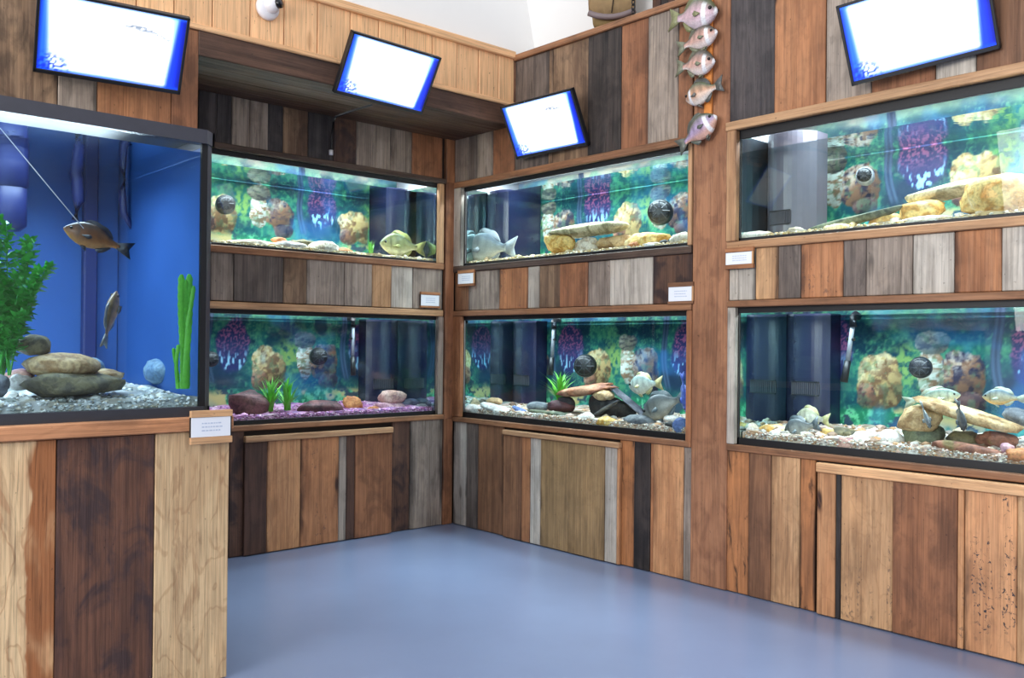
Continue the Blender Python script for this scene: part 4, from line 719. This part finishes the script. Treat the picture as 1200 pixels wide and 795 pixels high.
# things in the back of the blue tank
M['murk'] = plain('dull_blue_plastic', c(34, 44, 96), 0.4); u1, z1 = pix('T', 99, 300, DB-.06); u2, _ = pix('T', 115, 300, DB-.06)
sp = box('standpipe', None, M['murk'], 0, u2-u1, 0, .045, 0, hT-.12, .006); sp.location = w3('T', u1, DB-.06, ZS+.07); sp.rotation_euler = (0, 0, math.pi/2); tag(sp, 'dark square standpipe at the back of the big blue tank', 'pipe')
def reflection_tube(label, pts, d, r):  # dark curved tubes stand in for reflections in the glass
    P = [pix('T', x, y, d) for x, y in pts]; o = tube('reflection_tube', None, M['murk'], [(p[0]-P[0][0], 0, p[1]-P[0][1]) for p in P], r, 10); o.location = w3('T', P[0][0], d, P[0][1]); o.rotation_euler = (0, 0, math.pi/2); return tag(o, label, 'reflection_tube')
reflection_tube('thick dark curved tube for a reflection, left of the standpipe', [(76, 166), (84, 185), (90, 210), (92, 235), (88, 258)], .8, [.018, .022, .024, .022, .014]); reflection_tube('thin dark curved tube for a reflection, right of the standpipe', [(158, 182), (148, 200), (143, 225), (145, 250), (158, 272)], .8, [.012, .014, .015, .014, .01])
o = empty('circulation_pump', 'double dark pump at the left edge of the big blue tank', 'pump', 'T', *[pix('T', 12, 215, .75)[0], .75, pix('T', 12, 215, .75)[1]]); 
for zc_, r in ((.06, .062), (-.09, .058)):
    bm = bmesh.new(); lathe(bm, [(r*.6, -.09), (r, -.07), (r, .07), (r*.6, .09)], 'Z', 18, (0, 0, zc_)); link('body', mesh(bm, 'b', True), o, M['murk'])
cl_ = [pix('T', 0, 150, .06), pix('T', 98, 268, .06)]; o = tube('diagonal_line', None, M['white'], [(0, 0, 0), (cl_[1][0]-cl_[0][0], 0, cl_[1][1]-cl_[0][1])], .0016, 6); o.location = w3('T', cl_[0][0], .06, cl_[0][1]); o.rotation_euler = (0, 0, math.pi/2); tag(o, 'thin pale line running diagonally down the big blue tank', 'tube')  # thin pale straight line close behind the front pane
# ------------------------------------------------------------------ television screens
def screen_mesh(w, h, fishy):
    nx, nz = 72, 44; us = np.linspace(-.5, .5, nx); zs = np.linspace(-.5, .5, nz); U, Z = np.meshgrid(us, zs); A = lambda *q: np.array(q, float)
    def mx(col, t, new): return col*(1-t[..., None])+new*t[..., None]
    col = np.broadcast_to(A(255, 255, 255), U.shape+(3,)).copy(); n = fbm(U*14+5, Z*22, 2); n2 = fbm(U*60, Z*60, 3, 2)
    col = mx(col, ss(.1, -.5, Z)*.55*ss(.35, .6, fbm(U*3, Z*40, 4)), A(190, 244, 255)); col = mx(col, ss(.40, .46, np.abs(U+.015)+.04*np.abs(Z)*np.sign(U))*.6, A(90, 190, 255))
    col = mx(col, ss(-.405, -.465, U+.03*Z), A(40, 96, 236)); col = mx(col, ss(.40, .44, U+.045*(-Z)), A(26, 56, 226)); col = mx(col, ss(.435, .5, U)*.75, A(12, 18, 110)); col = mx(col, ss(-.47, -.5, U)*.7, A(12, 24, 130))
    col = mx(col, ss(.455, .5, Z)*.75, A(40, 110, 240)); col = mx(col, ss(-.44, -.5, Z)*.85, A(20, 70, 220))
    cs = ss(.17, .05, np.hypot((U+.42)*.9, (Z+.44)*.7)); col = mx(col, cs*ss(.45, .55, n2), A(24, 50, 200))
    ln = ss(.012, .0, np.abs(Z-.27))*ss(.012, .0, np.abs(((U*9) % 1)-.5)*.04)*((U > -.32) & (U < -.22)); col = mx(col, ln*.35, A(150, 170, 200))
    if fishy:
        x = (U-.20)/.19; arc = .20+.07*(1-x*x)-.035*x; th_ = .012+.028*np.exp(-((x+.1)/.5)**2); m = ss(1, .6, np.abs(Z-arc)/th_)*(np.abs(x) < 1); col = mx(col, m*ss(.35, .6, n2+.15)*.8, A(96, 110, 130))
    co = np.stack([U*w, np.zeros_like(U), Z*h], -1).reshape(-1, 3); i = np.arange(nx*nz).reshape(nz, nx); f = np.stack([i[:-1, :-1], i[:-1, 1:], i[1:, 1:], i[1:, :-1]], -1).reshape(-1, 4)
    me = bpy.data.meshes.new('screen'); me.from_pydata(co.tolist(), [], f.tolist()); setcol(me, np.concatenate([lin(np.clip(col, 0, 255)).reshape(-1, 3), np.ones((len(co), 1))], 1)); return me
def tv(label, ctr, az, tilt, roll, s, wallvec, fishy=True):
    """ctr, az, tilt: pose of a 0.70 m wide set; s scales it along the sight line"""
    p = CAM+(Vector(ctr)-CAM)*s; w = .70*s; h = w/1.70; n = Vector((math.cos(az)*math.cos(tilt), math.sin(az)*math.cos(tilt), math.sin(tilt))); rt = Vector((-math.sin(az), math.cos(az), 0)); upv = n.cross(rt)
    a = rt*math.cos(roll)+upv*math.sin(roll); b2 = upv*math.cos(roll)-rt*math.sin(roll)
    o = bpy.data.objects.new('television', None); COL.objects.link(o); o.matrix_world = Matrix((a, -n, b2)).transposed().to_4x4(); o.location = p; tag(o, label, 'television', 'wall televisions')
    bz = .012; bm = bmesh.new()
    for q in ((-w/2, w/2, h/2-bz, h/2), (-w/2, w/2, -h/2, -h/2+bz*1.5), (-w/2, -w/2+bz, -h/2, h/2), (w/2-bz, w/2, -h/2, h/2)): abox(bm, q[0], q[1], -.004, .03, q[2], q[3], .002)
    link('bezel', mesh(bm, 'bezel'), o, M['black']); link('screen', screen_mesh(w-2*bz+.002, h-2.4*bz, fishy), o, M['screen'], (0, .002, .003))
    box('back_case', o, M['black'], -w*.49, w*.49, .006, .032, -h*.48, h*.48, .004)
    lw = (o.matrix_world.to_3x3().transposed() @ Vector(wallvec)); tube('mount_arm', o, M['darkgrey'], [(0, .03, 0), lw*.5+Vector((0, .015, 0)), lw], .014, 8); return o
tv1 = tv('television above the big blue tank', (0.006, -2.212, 2.698), -.215, -.592, -.022, .835, (-.205, 0, 0))
tv2 = tv('television on the pine boards with a cord hanging below', (-.279, -.342, 2.988), -.032, -.534, -.036, .803, (-.13, 0, 0), False)
tv3 = tv('television in the corner above the silver fish tank', (-.031, .843, 2.807), -1.491, -.46, .017, .792, (0, .12, 0))
tv4 = tv('television high on the right wall above the golden boulder tank', (2.782, .672, 2.782), -1.389, -.375, .091, .822, (0, .12, 0), False)
mi = tv2.matrix_basis.inverted(); P = [w3('H', *[(pix('H', x, y, d)[0]), d, pix('H', x, y, d)[1]]) for x, y, d in ((436, 123, -.06), (412, 130, -.02), (393, 137, .02))]+[w3('L', pix('L', x, y, -.012)[0], -.012, pix('L', x, y, -.012)[1]) for x, y in ((391, 142), (388.5, 158), (388, 176))]
P.insert(3, (P[2]+P[3])/2+Vector((0, 0, .0))); tube('power_cord', tv2, M['black'], [mi @ q for q in P], .006, 7); e_ = mi @ P[-1]; tube('plug', tv2, M['white'], [e_, e_+(mi.to_3x3() @ Vector((0, 0, -.03)))], .013, 8)
# ------------------------------------------------------------------ dome camera
u, z = pix('H', 316, 8, -.03); o = empty('dome_camera', 'white ball security camera on the pine boards', 'camera', 'H', u, -.004, z)
bm = bmesh.new(); lathe(bm, [(.03, -.028), (.052, -.024), (.060, -.012), (.062, 0)], 'Y', 28); link('base', mesh(bm, 'b', True), o, M['white'])
dv = (CAM+Vector((-1.2, 0, -.2))-o.matrix_basis.translation); dv = (Matrix.Rotation(-math.pi/2, 3, 'Z') @ dv).normalized()
bm = bmesh.new(); bmesh.ops.create_uvsphere(bm, u_segments=24, v_segments=14, radius=.040); ba = link('ball', mesh(bm, 'ball', True), o, M['white'], (.008, -.034, .008)); cb_ = Vector((.008, -.034, .008)); dv = Vector((.50, -.80, .12)).normalized()
tube('lens_ring', o, M['lens'], [cb_+dv*.030, cb_+dv*.052], .024, 20); tube('lens', o, M['darkgrey'], [cb_+dv*.052, cb_+dv*.054], .012, 14)
# ------------------------------------------------------------------ placards
def placard(label, fr, x0, y0, x1, y1, d, top=.2, bot=.18, st='rust', rside=True):
    u0, z1 = pix(fr, x0, (y0+y1)/2, d)[0], pix(fr, (x0+x1)/2, y0, d)[1]; u1, z0 = pix(fr, x1, (y0+y1)/2, d)[0], pix(fr, (x0+x1)/2, y1, d)[1]; w, h = u1-u0, z1-z0
    o = empty('placard', label, 'placard', fr, u0, d, z0, 'species placards'); board('holder_rail', o, 0, w, -.004, .012, h*(1-top), h, st, True, bev=.001); board('holder_rail', o, 0, w, -.004, .012, 0, h*bot, st, True, bev=.001)
    if rside: board('holder_side', o, w*.95, w, -.005, .012, h*bot, h*(1-top), 'bright', bev=.001)
    box('holder_back', o, M['backing'], 0, w, .004, .012, h*bot, h*(1-top)); box('card', o, M['card'], w*.02, w*.955, -.001, .004, h*bot+.001, h*(1-top)-.001); bm = bmesh.new(); hz = h*(1-top-bot)
    for k in range(3):
        zz = h*bot+hz*(.3+.18*k); x = w*.26
        while x < w*.72: q = random.uniform(.03, .08)*w; abox(bm, x, min(x+q, w*.76), -.0016, -.001, zz, zz+hz*.06); x += q+w*.02
    tag(link('print_lines', mesh(bm, 'ink'), o, M['ink']), kind='stuff'); return o
placard('large white placard on the plank stand of the big blue tank', 'T', 223.5, 481, 272, 520, -.034, .20, .2, 'bright', False)
placard('placard on grey planks above the pink-gravel tank', 'L', 493, 342.5, 515.5, 361, -.014, .18, .12, 'rust', False)
placard('small placard left of the knotted grey plank by the corner', 'R', 536.5, 316.5, 556, 335.5, -.014, .2, .15, 'rust')
placard('placard beside the post above the stacked-rock tank', 'R', 783, 331, 812.5, 356.5, -.014, .2, .13, 'brown'); placard('placard right of the post under the grey filter column', 'R', 850, 290, 883, 315, -.022, .22, .2, 'rust')
# ------------------------------------------------------------------ fishing creel and chain on the ledge
ul_, _z = pix('R', 694, 20, .10); ur_, _z = pix('R', 746, 20, .10); w = (ur_-ul_)*.78; z0 = 2.992
cr = empty('creel', 'tan canvas creel bag with a folded flap on the ledge', 'bag', 'R', (ul_+ur_)/2-.02, .12, z0); cr.rotation_euler = (0, 0, .62)
bm = bmesh.new(); bmesh.ops.create_icosphere(bm, subdivisions=4, radius=1)
for v in bm.verts:
    p = v.co; q = Vector([math.copysign(abs(t)**.55, t) for t in p]); n = mnoise.noise(p*2.2)*.06; v.co = Vector((q.x*w*.46*(1-.08*p.z)+n*.1, q.y*.075, (q.z*.5+.5)*.30))
link('body', mesh(bm, 'body', True), cr, M['wicker'])
bm = bmesh.new(); n = 14
for i in range(n+1):
    a = -1+2*i/n
    for j, (yy, zz) in enumerate(((.03, .33), (-.06, .325), (-.092, .25), (-.096, .15), (-.093, .095-.03*(1-a*a)))): bm.verts.new((a*w*.54*(1-.02*j*abs(a)), yy, zz-.01*abs(a)+.006*math.sin(i*1.7+j)))
bm.verts.ensure_lookup_table()
for i in range(n):
    for j in range(4): bm.faces.new([bm.verts[k] for k in (i*5+j, (i+1)*5+j, (i+1)*5+j+1, i*5+j+1)])
bmesh.ops.solidify(bm, geom=bm.faces[:], thickness=.008); bmesh.ops.recalc_face_normals(bm, faces=bm.faces); link('flap', mesh(bm, 'flap', True), cr, M['canvas'])
tube('flap_edge', cr, M['leather'], [(-w*.5+w*k/10, -.096, .085-.03*(1-(k/5-1)**2)) for k in range(11)], .017, 8); tube('flap_seam', cr, M['backing'], [(w*.12, -.106, .30), (w*.05, -.106, .18), (0, -.102, .075)], .003, 6)
u, z = pix('R', 742, 10, .06); hk = empty('chain', 'dark chain hanging beside the creel bag', 'chain', 'R', u, .06, 2.992)
for k in range(9):
    bm = bmesh.new(); pts = [(.011*math.cos(a*math.pi/5), .0, .018*math.sin(a*math.pi/5)) for a in range(11)]; atube(bm, pts, .0035, 6, False)
    if k % 2: bmesh.ops.rotate(bm, verts=bm.verts, cent=(0, 0, 0), matrix=Matrix.Rotation(math.pi/2, 3, 'Z'))
    link('chain_link', mesh(bm, 'link', True), hk, M['black'], (0, 0, .022+k*.027))
